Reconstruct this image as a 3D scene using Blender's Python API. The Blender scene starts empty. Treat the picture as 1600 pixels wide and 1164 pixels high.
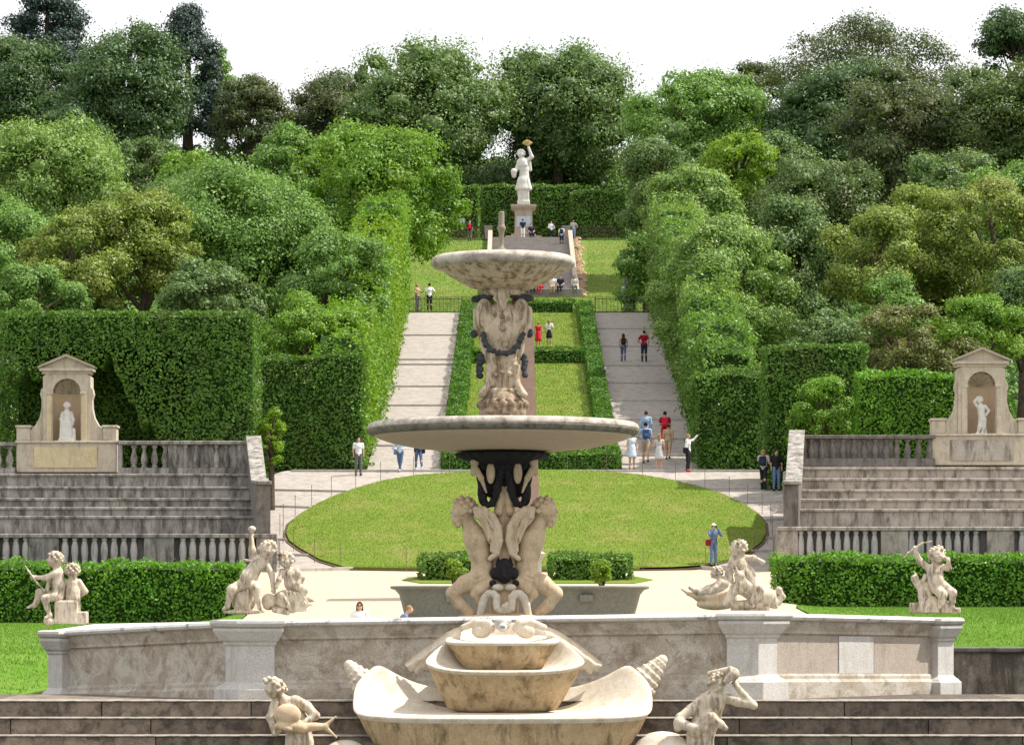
import bpy, math, random
import numpy as np
from mathutils import Vector
from mathutils.geometry import delaunay_2d_cdt
sc = bpy.context.scene
COL = sc.collection
PI = math.pi
# ------------------------------------------------------------------ camera
FPX, HY = 5000.0, 950.0            # focal length in photo pixels, row of the eye level
cam = bpy.data.cameras.new('camera'); cam.sensor_width = 36; cam.lens = FPX / 1600 * 36
cam.shift_y = (HY - 582) / 1600; cam.clip_start = 0.5; cam.clip_end = 6000
co = bpy.data.objects.new('camera', cam); COL.objects.link(co)
co.location = (0, 0, 0); co.rotation_euler = (PI / 2, 0, 0); sc.camera = co
# ------------------------------------------------------------------ light
SD = Vector((0.54, 0.05, 0.84)).normalized()     # towards the sun
sun = bpy.data.lights.new('sun', 'SUN'); sun.energy = 5.0; sun.angle = math.radians(0.5); sun.color = (1, .95, .87)
so = bpy.data.objects.new('sun', sun); COL.objects.link(so)
so.rotation_euler = SD.to_track_quat('Z', 'Y').to_euler(); so.location = (60, 0, 120)
w = bpy.data.worlds.new("World"); sc.world = w; w.use_nodes = True
nt = w.node_tree; nt.nodes.clear()
sk = nt.nodes.new('ShaderNodeTexSky'); sk.sky_type = 'NISHITA'; sk.sun_disc = False
sk.sun_elevation = math.asin(SD.z); sk.sun_rotation = math.atan2(SD.x, SD.y)
sk.dust_density = 6.0; sk.air_density = 1.0; sk.ozone_density = 1.0
# thin bright overcast veil mixed into the blue sky
tc = nt.nodes.new('ShaderNodeTexCoord')
nz = nt.nodes.new('ShaderNodeTexNoise'); nz.inputs['Scale'].default_value = 2.2; nz.inputs['Detail'].default_value = 6
rp = nt.nodes.new('ShaderNodeValToRGB'); rp.color_ramp.elements[0].position = .30; rp.color_ramp.elements[0].color = (.80, .80, .80, 1)
rp.color_ramp.elements[1].position = .55; rp.color_ramp.elements[1].color = (.97, .97, .97, 1)
mx = nt.nodes.new('ShaderNodeMix'); mx.data_type = 'RGBA'
mx.inputs[7].default_value = (11.2, 11.3, 11.6, 1)
bg = nt.nodes.new('ShaderNodeBackground'); bg.inputs['Strength'].default_value = 0.086
wo = nt.nodes.new('ShaderNodeOutputWorld')
nt.links.new(tc.outputs['Generated'], nz.inputs['Vector']); nt.links.new(nz.outputs['Fac'], rp.inputs['Fac'])
nt.links.new(rp.outputs['Color'], mx.inputs[0]); nt.links.new(sk.outputs['Color'], mx.inputs[6])
nt.links.new(mx.outputs[2], bg.inputs['Color']); nt.links.new(bg.outputs[0], wo.inputs[0])
sc.view_settings.view_transform = 'Standard'; sc.view_settings.look = 'None'
sc.view_settings.exposure = 0.5; sc.view_settings.gamma = 1
sc.cycles.max_bounces = 6; sc.cycles.transparent_max_bounces = 8
# ------------------------------------------------------------------ helpers
def wx(x, D): return (x - 800) * D / FPX
def wz(y, D): return (HY - y) * D / FPX
def sstep(a, b, t):
    t = np.clip((t - a) / (b - a), 0, 1); return t * t * (3 - 2 * t)
CP = np.array([[-80, -3.4], [35, -3.4], [36, -3.2], [41, -1.4], [82, -1.42], [95, -.75], [105, .1], [115, 1.1], [122, 1.42], [142, 6.0], [143, 6.02], [198, 18.2], [203, 18.5],
               [226, 21.9], [230, 22.2], [255, 29.4], [266, 29.6], [300, 42], [320, 42.5], [380, 30], [600, 10], [6000, 0]])
LP = np.array([[-80, -3.4], [35, -3.4], [36, -3.2], [41, -1.17], [106, -.56], [109, -.5], [116, 1.3], [122, 1.42]])
RP = np.array([[-80, -3.4], [35, -3.4], [36, -3.2], [43, -.55], [106, -.02], [109, 0.02], [116, 1.3], [122, 1.42]])
def zt(X, Y):
    X = np.asarray(X, float); Y = np.asarray(Y, float)
    c = np.interp(Y, CP[:, 0], CP[:, 1])
    s = np.where(X < 0, np.interp(Y, LP[:, 0], LP[:, 1]), np.interp(Y, RP[:, 0], RP[:, 1]))
    wgt = sstep(6.5, 11, np.abs(X)) * (Y < 122)
    z = c * (1 - wgt) + s * wgt
    z = z + sstep(14, 60, np.abs(X)) * sstep(150, 300, Y) * 3.0 * (Y < 330)
    return z
def ray(x, y, a=36., b=330.):
    """ground point seen at photo pixel (x, y)"""
    k = (HY - y) / FPX; Ds = np.arange(a, b, .1)
    g = zt((x - 800) * Ds / FPX, Ds) - k * Ds
    i = int(np.argmax(g >= 0)); D = Ds[i]
    return Vector((wx(x, D), D, float(zt(wx(x, D), D))))
class MB:
    def __init__(s): s.V = []; s.F = []; s.n = 0
    def add(s, V, F, o=(0, 0, 0)):
        V = np.asarray(V, float) + np.asarray(o, float)
        s.V.append(V); s.F += [tuple(int(i) + s.n for i in f) for f in F]; s.n += len(V); return s
    def box(s, a, b, o=(0, 0, 0)):
        x0, y0, z0 = a; x1, y1, z1 = b
        return s.add([(x0, y0, z0), (x1, y0, z0), (x1, y1, z0), (x0, y1, z0), (x0, y0, z1), (x1, y0, z1), (x1, y1, z1), (x0, y1, z1)],
              [(0, 3, 2, 1), (4, 5, 6, 7), (0, 1, 5, 4), (1, 2, 6, 5), (2, 3, 7, 6), (3, 0, 4, 7)], o)
    def build(s, name, m, parent=None, smooth=False, loc=None, bevel=0):
        return mk(name, np.concatenate(s.V), s.F, m, parent, smooth, loc, bevel)
def mk(name, V, F, m, parent=None, smooth=False, loc=None, bevel=0):
    me = bpy.data.meshes.new(name)
    if isinstance(F, np.ndarray):
        nv, nf = len(V), len(F); k = F.shape[1]
        me.vertices.add(nv); me.vertices.foreach_set('co', np.ascontiguousarray(V, np.float32).ravel())
        me.loops.add(nf * k); me.loops.foreach_set('vertex_index', np.ascontiguousarray(F, np.int32).ravel())
        me.polygons.add(nf); me.polygons.foreach_set('loop_start', np.arange(nf, dtype=np.int32) * k)
        me.update(calc_edges=True)
    else:
        me.from_pydata([tuple(v) for v in V], [], F); me.update()
    if smooth: me.polygons.foreach_set('use_smooth', np.ones(len(me.polygons), bool))
    me.materials.append(m)
    o = bpy.data.objects.new(name, me); COL.objects.link(o)
    if parent: o.parent = parent
    if loc is not None: o.location = loc
    if bevel:
        md = o.modifiers.new('bevel', 'BEVEL'); md.width = bevel; md.segments = 2; md.limit_method = 'ANGLE'
    return o
def tag(o, label, cat, group=None, kind=None):
    if label: o['label'] = label
    if cat: o['category'] = cat
    if group: o['group'] = group
    if kind: o['kind'] = kind
    return o
def thing(name, label, cat, loc=(0, 0, 0), rz=0, group=None, scale=1):
    o = bpy.data.objects.new(name, None); COL.objects.link(o); o.location = loc; o.rotation_euler = (0, 0, rz)
    o.scale = (scale,) * 3; o.empty_display_size = .3
    return tag(o, label, cat, group)
def lathe(prof, n=48, sq=0):
    V = []; F = []
    for r, z in prof:
        for i in range(n):
            a = 2 * PI * i / n; V.append((r * math.cos(a), r * math.sin(a), z))
    m = len(prof)
    for j in range(m - 1):
        for i in range(n):
            k = (i + 1) % n; F.append((j * n + i, j * n + k, (j + 1) * n + k, (j + 1) * n + i))
    if prof[0][0] > 1e-4: F.append(tuple(reversed(range(n))))
    if prof[-1][0] > 1e-4: F.append(tuple((m - 1) * n + i for i in range(n)))
    return V, F
def loft(rings, cap0=True, cap1=True, closed=True):
    n = len(rings[0]); V = [p for r in rings for p in r]; F = []
    for j in range(len(rings) - 1):
        for i in range(n if closed else n - 1):
            k = (i + 1) % n; F.append((j * n + i, j * n + k, (j + 1) * n + k, (j + 1) * n + i))
    if cap0: F.append(tuple(reversed(range(n))))
    if cap1: F.append(tuple((len(rings) - 1) * n + i for i in range(n)))
    return V, F
def tube(pts, rad, n=8):
    pts = [Vector(p) for p in pts]
    if not hasattr(rad, '__len__'): rad = [rad] * len(pts)
    rings = []
    for i, p in enumerate(pts):
        t = (pts[min(i + 1, len(pts) - 1)] - pts[max(i - 1, 0)]).normalized()
        u = t.cross(Vector((0, 1, 0))) if abs(t.y) < .9 else t.cross(Vector((1, 0, 0)))
        u.normalize(); v = t.cross(u)
        rings.append([tuple(p + (u * math.cos(2 * PI * k / n) + v * math.sin(2 * PI * k / n)) * rad[i]) for k in range(n)])
    return loft(rings)
def rectloft(levels):
    """levels: (half_x, half_y, z)"""
    return loft([[(-a, -b, z), (a, -b, z), (a, b, z), (-a, b, z)] for a, b, z in levels])
# ---- implicit surface figures: rounded limbs melted into one skin
def sdf_mesh(prims, h, k):
    lo = np.full(3, 1e9); hi = -lo
    for p in prims:
        if p[0] == 'c':
            for q, r in ((p[1], p[3]), (p[2], p[4])): lo = np.minimum(lo, np.array(q) - r); hi = np.maximum(hi, np.array(q) + r)
        elif p[0] == 'e': lo = np.minimum(lo, np.array(p[1]) - p[2]); hi = np.maximum(hi, np.array(p[1]) + p[2])
        elif p[0] == 'b': lo = np.minimum(lo, np.array(p[1]) - p[2]); hi = np.maximum(hi, np.array(p[1]) + p[2])
    lo = lo - 3 * h; hi = hi + 3 * h
    n = np.ceil((hi - lo) / h).astype(int) + 1
    G = np.full(n, 10 * (k + h), np.float32)
    ax = [lo[i] + h * np.arange(n[i]) for i in range(3)]
    for p in prims:
        kk = k
        if p[0] in 'cC':
            a, b = np.array(p[1], float), np.array(p[2], float); r = max(p[3], p[4]); l, u = np.minimum(a, b) - r, np.maximum(a, b) + r
            if len(p) > 5: kk = p[5]
        else:
            c = np.array(p[1], float); l, u = c - p[2], c + p[2]
            if len(p) > 3: kk = p[3]
        m = kk + 3 * h
        i0 = np.clip(((l - m - lo) / h).astype(int), 0, n - 1); i1 = np.clip(np.ceil((u + m - lo) / h).astype(int) + 1, 1, n)
        if (i1 <= i0).any(): continue
        X = ax[0][i0[0]:i1[0], None, None]; Y = ax[1][None, i0[1]:i1[1], None]; Z = ax[2][None, None, i0[2]:i1[2]]
        if p[0] in 'cC':
            d = b - a; L2 = max(float(d @ d), 1e-12)
            t = np.clip(((X - a[0]) * d[0] + (Y - a[1]) * d[1] + (Z - a[2]) * d[2]) / L2, 0, 1)
            D = np.sqrt((X - a[0] - t * d[0]) ** 2 + (Y - a[1] - t * d[1]) ** 2 + (Z - a[2] - t * d[2]) ** 2) - (p[3] + (p[4] - p[3]) * t)
        elif p[0] in 'eE':
            R = np.array(p[2], float)
            q = np.sqrt(((X - c[0]) / R[0]) ** 2 + ((Y - c[1]) / R[1]) ** 2 + ((Z - c[2]) / R[2]) ** 2) + 1e-6
            g = np.sqrt(((X - c[0]) / R[0] ** 2) ** 2 + ((Y - c[1]) / R[1] ** 2) ** 2 + ((Z - c[2]) / R[2] ** 2) ** 2) + 1e-6
            D = q * (q - 1) / g
        else:
            R = np.array(p[2], float); rr = min(R) * .25
            qx, qy, qz = np.abs(X - c[0]) - R[0] + rr, np.abs(Y - c[1]) - R[1] + rr, np.abs(Z - c[2]) - R[2] + rr
            D = np.sqrt(np.maximum(qx, 0) ** 2 + np.maximum(qy, 0) ** 2 + np.maximum(qz, 0) ** 2) + np.minimum(np.maximum(np.maximum(qx, qy), qz), 0) - rr
        S = G[i0[0]:i1[0], i0[1]:i1[1], i0[2]:i1[2]]
        if p[0].isupper():      # carve away
            kk = kk * .4; hh = np.maximum(kk - np.abs(S + D), 0) / max(kk, 1e-9)
            S[...] = np.maximum(S, -D) + hh * hh * kk * .25
        else:
            hh = np.maximum(kk - np.abs(S - D), 0) / max(kk, 1e-9)
            S[...] = np.minimum(S, D) - hh * hh * kk * .25
    return nets(G, lo, h)
def nets(G, lo, h):
    ins = G < 0; nx, ny, nz = G.shape
    cnt = np.zeros((nx - 1, ny - 1, nz - 1), np.int8)
    for a in (0, 1):
        for b in (0, 1):
            for c in (0, 1): cnt += ins[a:nx - 1 + a, b:ny - 1 + b, c:nz - 1 + c]
    act = np.argwhere((cnt > 0) & (cnt < 8)); idx = np.full(cnt.shape, -1, np.int64)
    idx[act[:, 0], act[:, 1], act[:, 2]] = np.arange(len(act))
    cr = [(a, b, c) for a in (0, 1) for b in (0, 1) for c in (0, 1)]
    vals = np.stack([G[act[:, 0] + a, act[:, 1] + b, act[:, 2] + c] for a, b, c in cr], 1)
    P = np.zeros((len(act), 3)); W = np.zeros(len(act))
    for i in range(8):
        for j in range(i + 1, 8):
            if sum(abs(cr[i][q] - cr[j][q]) for q in range(3)) == 1:
                m = (vals[:, i] < 0) != (vals[:, j] < 0)
                t = np.where(m, vals[:, i] / (vals[:, i] - vals[:, j] + 1e-12), 0)
                for q in range(3): P[:, q] += m * (cr[i][q] + t * (cr[j][q] - cr[i][q]))
                W += m
    V = (act + P / W[:, None]) * h + lo
    F = []
    for q in range(3):
        o1, o2 = [(1, 2), (2, 0), (0, 1)][q]
        sl = [slice(None)] * 3; s2 = [slice(None)] * 3; sl[q] = slice(0, -1); s2[q] = slice(1, None)
        A, B = ins[tuple(sl)], ins[tuple(s2)]
        e = np.argwhere(A != B); e = e[(e[:, o1] > 0) & (e[:, o2] > 0) & (e[:, o1] < G.shape[o1] - 1) & (e[:, o2] < G.shape[o2] - 1)]
        fl = A[e[:, 0], e[:, 1], e[:, 2]]
        def at(d1, d2):
            f = e.copy(); f[:, o1] -= d1; f[:, o2] -= d2; return idx[f[:, 0], f[:, 1], f[:, 2]]
        qd = np.stack([at(1, 1), at(0, 1), at(0, 0), at(1, 0)], 1)
        qd[~fl] = qd[~fl][:, ::-1]; F.append(qd)
    F = np.concatenate(F); F = F[(F >= 0).all(1)]
    return V, F
def pxfig(prims, x0, y0, s, h=.9, k=4.):
    """figure drawn in photo pixels (x, y, nearness) -> local metres about (x0, y0)"""
    def c(p): return ((p[0] - x0) * s, -(p[2] if len(p) > 2 else 0) * s, (y0 - p[1]) * s)
    out = []
    for p in prims:
        kx = [p[-1] * s] if p[0] in 'cC' and len(p) > 5 or p[0] in 'eEb' and len(p) > 3 else []
        if p[0] in 'cC': out.append([p[0], c(p[1]), c(p[2]), p[3] * s, p[4] * s] + kx)
        else: out.append([p[0], c(p[1]), (p[2][0] * s, p[2][2] * s, p[2][1] * s)] + kx)
    return sdf_mesh(out, h * s, k * s)
# ------------------------------------------------------------------ materials
def nodes(name, rough=.8, spec=.3):
    m = bpy.data.materials.new(name); m.use_nodes = True; t = m.node_tree
    b = t.nodes['Principled BSDF']; b.inputs['Roughness'].default_value = rough; b.inputs['Specular IOR Level'].default_value = spec
    return m, t, b
def noise(t, scale, detail=6, rough=.6, vec=None, dist=0):
    n = t.nodes.new('ShaderNodeTexNoise'); n.inputs['Scale'].default_value = scale; n.inputs['Detail'].default_value = detail
    n.inputs['Roughness'].default_value = rough; n.inputs['Distortion'].default_value = dist
    if vec is not None: t.links.new(vec, n.inputs['Vector'])
    return n.outputs['Fac']
def ramp(t, src, a, b, ca=(0, 0, 0), cb=(1, 1, 1)):
    r = t.nodes.new('ShaderNodeValToRGB'); e = r.color_ramp.elements
    e[0].position = a; e[1].position = b; e[0].color = (*ca, 1); e[1].color = (*cb, 1)
    t.links.new(src, r.inputs['Fac']); return r.outputs['Color']
def mix(t, fac, a, b, mode='MIX'):
    n = t.nodes.new('ShaderNodeMix'); n.data_type = 'RGBA'; n.blend_type = mode
    for s, i in ((fac, 0), (a, 6), (b, 7)):
        if hasattr(s, 'is_linked'): t.links.new(s, n.inputs[i])
        else: n.inputs[i].default_value = s if i == 0 else (*s, 1)
    return n.outputs[2]
def coords(t, scale=(1, 1, 1), world=False):
    c = t.nodes.new('ShaderNodeTexCoord'); mp = t.nodes.new('ShaderNodeMapping'); mp.inputs['Scale'].default_value = scale
    if world:
        g = t.nodes.new('ShaderNodeNewGeometry'); t.links.new(g.outputs['Position'], mp.inputs['Vector'])
    else: t.links.new(c.outputs['Object'], mp.inputs['Vector'])
    return mp.outputs['Vector']
def bump(t, b, h, strength=.3, dist=.02):
    n = t.nodes.new('ShaderNodeBump'); n.inputs['Strength'].default_value = strength; n.inputs['Distance'].default_value = dist
    t.links.new(h, n.inputs['Height']); t.links.new(n.outputs['Normal'], b.inputs['Normal'])
def stone(name, c1, c2, c3, s=1., stain=(.5, .62), amt=.85, streak=True, bs=.35, rough=.8, spec=.25, patch=None):
    m, t, b = nodes(name, rough, spec); v = coords(t, world=True)
    base = mix(t, ramp(t, noise(t, 3 * s, 8, .65, v), .3, .7), c1, c2)
    if patch:
        base = mix(t, ramp(t, noise(t, 1.3 * s, 5, .7, v, 1.5), .47, .56), base, patch)
    v2 = coords(t, (2.2, 2.2, .55 if streak else 2.2), world=True)
    st = ramp(t, noise(t, 1.4 * s, 8, .72, v2, .4), *stain)
    n = t.nodes.new('ShaderNodeMath'); n.operation = 'MULTIPLY'; n.inputs[1].default_value = amt
    t.links.new(st, n.inputs[0])
    base = mix(t, n.outputs[0], base, c3)
    sp = ramp(t, noise(t, 40 * s, 3, .6, v), .35, .75, (.72, .72, .72), (1.12, 1.12, 1.12))
    base = mix(t, 1., base, sp, 'MULTIPLY')
    t.links.new(base, b.inputs['Base Color'])
    bump(t, b, noise(t, 22 * s, 8, .7, v), bs, .03 / s)
    return m
def vary(m, lo=.6, hi=1.5):
    """each block of masonry a little lighter or darker"""
    t = m.node_tree; b = t.nodes['Principled BSDF']; src = b.inputs['Base Color'].links[0].from_socket; g = t.nodes.new('ShaderNodeNewGeometry')
    t.links.new(mix(t, 1., src, ramp(t, g.outputs['Random Per Island'], 0, 1, (lo,) * 3, (hi, hi * .96, hi * .9)), 'MULTIPLY'), b.inputs['Base Color'])
def plain(name, c, rough=.7, spec=.3, var=.25, s=8):
    m, t, b = nodes(name, rough, spec); v = coords(t)
    f = ramp(t, noise(t, s, 5, .6, v), .3, .7, tuple(x * (1 - var) for x in c), tuple(min(1, x * (1 + var)) for x in c))
    t.links.new(f, b.inputs['Base Color']); return m
def leafmat(name, c1, c2, c3=None, tr=.3, big=.35, amt3=.4):
    """c1..c2 varies per leaf, c3 in big patches"""
    m, t, b = nodes(name, .5, .35)
    g = t.nodes.new('ShaderNodeNewGeometry'); v = coords(t, world=True)
    col = mix(t, g.outputs['Random Per Island'], c1, c2)
    if c3: 
        f = ramp(t, noise(t, big, 4, .6, v), .48, .68, (0, 0, 0), (amt3,) * 3)
        col = mix(t, f, col, c3)
    bl = ramp(t, noise(t, 1.1, 4, .6, v), .3, .7, (.72, .72, .72), (1.2, 1.2, 1.2)); col = mix(t, 1., col, bl, 'MULTIPLY')
    t.links.new(col, b.inputs['Base Color'])
    tl = t.nodes.new('ShaderNodeBsdfTranslucent'); ty = mix(t, 1., col, (1.25, 1.3, .5), 'MULTIPLY'); t.links.new(ty, tl.inputs['Color'])
    ms = t.nodes.new('ShaderNodeMixShader'); ms.inputs[0].default_value = tr
    out = t.nodes['Material Output']
    t.links.new(b.outputs[0], ms.inputs[1]); t.links.new(tl.outputs[0], ms.inputs[2]); t.links.new(ms.outputs[0], out.inputs['Surface'])
    return m
def grassmat(name, c1, c2, c3, s=1.):
    m, t, b = nodes(name, .9, .1); v = coords(t, world=True)
    base = mix(t, ramp(t, noise(t, 9 * s, 8, .75, v), .35, .65), c1, c2)
    base = mix(t, ramp(t, noise(t, .55 * s, 6, .65, v, .5), .48, .7, (0, 0, 0), (.8,) * 3), base, c3)
    t.links.new(base, b.inputs['Base Color']); bump(t, b, noise(t, 30 * s, 4, .8, v), .6, .05); return m
M = {}
M['cream'] = stone('cream_stone', (.60, .43, .26), (.74, .58, .40), (.26, .17, .09), 3.2, (.50, .70), .6)
M['statue'] = stone('weathered_marble', (.62, .50, .36), (.76, .67, .54), (.15, .10, .055), 4.5, (.47, .63), .85, bs=.55)
M['marble'] = stone('pale_marble', (.50, .475, .44), (.60, .575, .54), (.30, .25, .19), 1.8, (.52, .76), .65)
M['shell'] = stone('shell_stone', (.60, .50, .37), (.76, .69, .59), (.34, .23, .12), 2.6, (.52, .74), .55)
M['panel'] = stone('stained_plaster', (.36, .305, .235), (.46, .405, .33), (.17, .125, .08), 1.5, (.50, .68), .75, streak=False, patch=(.52, .475, .405))
M['panelR'] = stone('brown_panel', (.38, .32, .26), (.45, .39, .33), (.25, .19, .14), 1.5, (.50, .7), .6)
M['darkstone'] = stone('blackened_stone', (.13, .12, .11), (.22, .20, .185), (.05, .047, .045), 1.6, (.42, .62), .8)
M['tier'] = stone('grey_tier_stone', (.32, .293, .265), (.45, .415, .375), (.07, .062, .055), 1.0, (.40, .62), .9)
M['tierR'] = stone('warm_tier_stone', (.38, .33, .28), (.50, .445, .385), (.10, .085, .07), 1.0, (.46, .64), .85)
M['basinrim'] = stone('basin_rim', (.52, .46, .39), (.64, .58, .50), (.15, .115, .09), 1.6, (.42, .66), .8, streak=False)
M['basin'] = stone('basin_underside', (.70, .46, .32), (.76, .53, .39), (.46, .28, .17), 3., (.55, .8), .5)
M['basin2'] = stone('upper_basin_stone', (.56, .44, .30), (.70, .60, .47), (.17, .105, .055), 3.4, (.46, .60), .85)
M['brownstone'] = stone('brown_stone', (.34, .25, .16), (.46, .36, .25), (.09, .06, .045), 4., (.42, .6), .85, streak=False)
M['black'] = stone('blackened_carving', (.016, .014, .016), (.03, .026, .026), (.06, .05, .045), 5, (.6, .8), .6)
M['granite'] = stone('grey_granite', (.13, .14, .125), (.20, .21, .19), (.08, .085, .08), 4., (.5, .75), .6, rough=.5)
M['obelisk'] = stone('red_granite', (.34, .22, .18), (.44, .31, .26), (.22, .15, .13), 3., (.5, .8), .5, streak=False)
M['niche'] = stone('niche_stone', (.50, .42, .33), (.62, .54, .43), (.24, .19, .14), 1.2, (.5, .7), .7)
M['nichein'] = stone('niche_plaster', (.64, .47, .32), (.72, .56, .40), (.46, .32, .20), 1.2, (.5, .8), .5)
M['ochre'] = stone('ochre_plaster', (.56, .44, .25), (.66, .56, .38), (.36, .29, .2), 1.2, (.5, .7), .7)
M['pedestal'] = stone('pedestal_stone', (.42, .33, .26), (.52, .43, .35), (.22, .17, .13), 1, (.5, .75), .6)
M['step'] = stone('grey_steps', (.30, .27, .25), (.40, .37, .34), (.18, .16, .14), .8, (.5, .75), .6)
M['sand'] = stone('sandy_gravel', (.47, .375, .265), (.55, .45, .335), (.38, .295, .20), 1., (.5, .8), .5, streak=False, bs=.15, rough=.95)
M['path'] = stone('path_gravel', (.35, .31, .275), (.43, .385, .34), (.23, .20, .175), .8, (.46, .66), .7, streak=False, bs=.15, rough=.95)
M['edging'] = stone('path_edging', (.40, .37, .34), (.50, .46, .42), (.2, .18, .16), 2, (.5, .7), .6)
M['soil'] = stone('brown_soil', (.10, .065, .04), (.15, .10, .06), (.06, .04, .03), 2, (.5, .7), .7, streak=False)
M['lawn'] = grassmat('lawn_grass', (.105, .165, .018), (.15, .215, .028), (.22, .21, .06))
M['lawn2'] = grassmat('bright_lawn', (.075, .165, .010), (.115, .225, .018), (.16, .24, .04))
M['slope'] = grassmat('rough_grass', (.085, .15, .02), (.14, .20, .035), (.20, .19, .06))
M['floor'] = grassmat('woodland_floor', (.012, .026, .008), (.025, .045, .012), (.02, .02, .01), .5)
M['blade'] = leafmat('grass_blade', (.11, .175, .018), (.165, .235, .03), (.25, .23, .07), .3, .5)
M['blade2'] = leafmat('short_grass_blade', (.08, .18, .010), (.13, .25, .02), (.17, .25, .04), .3, .5)
M['bark'] = plain('bark', (.10, .075, .055), .9, .1, .4, 6)
M['iron'] = plain('dark_iron', (.12, .105, .085), .6, .4)
M['gold'] = plain('gilded_wheat', (.50, .34, .13), .5, .4)
M['water'] = plain('pool_water', (.06, .09, .08), .05, .6)
L = {}
L['hedge'] = leafmat('laurel_hedge_leaf', (0.057, 0.139, 0.014), (0.128, 0.259, 0.026), (0.100, 0.095, 0.030), .25, .5, .4)
L['box'] = leafmat('box_hedge_leaf', (0.045, 0.131, 0.010), (0.106, 0.237, 0.020), (0.113, 0.214, 0.020), .25)
L['bright'] = leafmat('bright_leaf', (0.102, 0.218, 0.019), (0.193, 0.347, 0.033), (0.259, 0.339, 0.036), .35)
L['lime'] = leafmat('lime_leaf', (0.132, 0.244, 0.015), (0.221, 0.348, 0.024), (0.236, 0.310, 0.024), .4)
L['mid'] = leafmat('mid_green_leaf', (0.095, 0.200, 0.034), (0.202, 0.343, 0.065), (0.161, 0.284, 0.077), .3)
L['light'] = leafmat('silver_green_leaf', (0.135, 0.239, 0.048), (0.260, 0.381, 0.092), (0.194, 0.305, 0.073), .3)
L['dark'] = leafmat('dark_evergreen_leaf', (0.043, 0.093, 0.030), (0.100, 0.175, 0.051), (0.071, 0.124, 0.040), .25)
L['conifer'] = leafmat('conifer_needle', (0.021, 0.043, 0.035), (0.044, 0.079, 0.058), None, .15)
L['brown'] = leafmat('bronze_oak_leaf', (0.060, 0.098, 0.032), (0.115, 0.150, 0.050), (0.150, 0.125, 0.055), .3, .3, .5)
L['yellow'] = leafmat('yellow_green_leaf', (0.137, 0.208, 0.034), (0.260, 0.338, 0.055), (0.247, 0.234, 0.065), .3, .35, .45)
L['olive'] = leafmat('olive_leaf', (0.112, 0.136, 0.033), (0.191, 0.207, 0.055), (0.221, 0.193, 0.051), .3)
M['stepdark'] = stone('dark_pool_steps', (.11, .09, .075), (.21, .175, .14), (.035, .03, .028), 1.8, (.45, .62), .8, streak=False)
M['sidewall'] = stone('stained_side_wall', (.17, .13, .10), (.38, .34, .29), (.06, .045, .035), 1.2, (.4, .58), .85)
M['darktier'] = stone('dark_tier_stone', (.15, .13, .12), (.25, .225, .20), (.07, .06, .055), 1.2, (.45, .65), .8)
M['copingstone'] = stone('coping_marble', (.60, .58, .56), (.70, .68, .66), (.13, .12, .115), 1.3, (.54, .66), .8, streak=False)
M['blackgarland'] = stone('dark_garland', (.035, .037, .042), (.09, .095, .105), (.02, .02, .022), 5, (.5, .7), .7)
M['spoutm'] = stone('weathered_spout', (.22, .19, .14), (.30, .27, .2), (.10, .09, .07), 4, (.5, .7), .7)
M['statuew'] = stone('white_statue_marble', (.64, .60, .55), (.74, .71, .67), (.42, .36, .30), 1.2, (.54, .76), .6)
M['plaque'] = stone('pale_plaque', (.50, .56, .64), (.56, .62, .70), (.45, .5, .57), 2, (.5, .8), .4)
M['rubble'] = stone('reddish_rubble', (.42, .28, .18), (.52, .37, .25), (.25, .17, .11), 2, (.5, .7), .6)
M['rust'] = plain('rusty_iron', (.16, .13, .09), .8, .2)
L['box2'] = leafmat('bright_box_leaf', (0.066, 0.188, 0.010), (0.152, 0.332, 0.019), (0.172, 0.323, 0.023), .3)
L['mid2'] = leafmat('holm_oak_leaf', (0.072, 0.141, 0.040), (0.168, 0.256, 0.072), (0.168, 0.206, 0.054), .28)
L['olive2'] = leafmat('mixed_oak_leaf', (0.062, 0.118, 0.028), (0.130, 0.190, 0.050), (0.150, 0.135, 0.050), .3, .25, .5)
M['tread'] = stone('pale_tread', (.36, .32, .27), (.48, .44, .39), (.10, .08, .06), 2.4, (.46, .62), .85, streak=False)  # paler than the step blocks, for the slabs on top of them
M['shellout'] = stone('algae_stained_stone', (.46, .33, .18), (.60, .46, .29), (.13, .085, .045), 2.2, (.47, .66), .85)
M['infill'] = stone('dark_infill', (.15, .14, .13), (.22, .21, .195), (.07, .065, .06), 1.5, (.45, .65), .7)
M['balus'] = stone('pale_baluster', (.42, .395, .365), (.54, .51, .475), (.16, .14, .12), 1.2, (.5, .7), .8)
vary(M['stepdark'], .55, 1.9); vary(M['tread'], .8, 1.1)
M['rimdark'] = stone('dark_rim_moulding', (.20, .165, .13), (.30, .26, .21), (.08, .065, .05), 2.5, (.48, .64), .8, streak=False)  # darker stone for the lower half of the rim
M['wing'] = stone('carved_wing_stone', (.66, .50, .33), (.78, .64, .47), (.24, .155, .08), 4., (.50, .68), .7)

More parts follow.
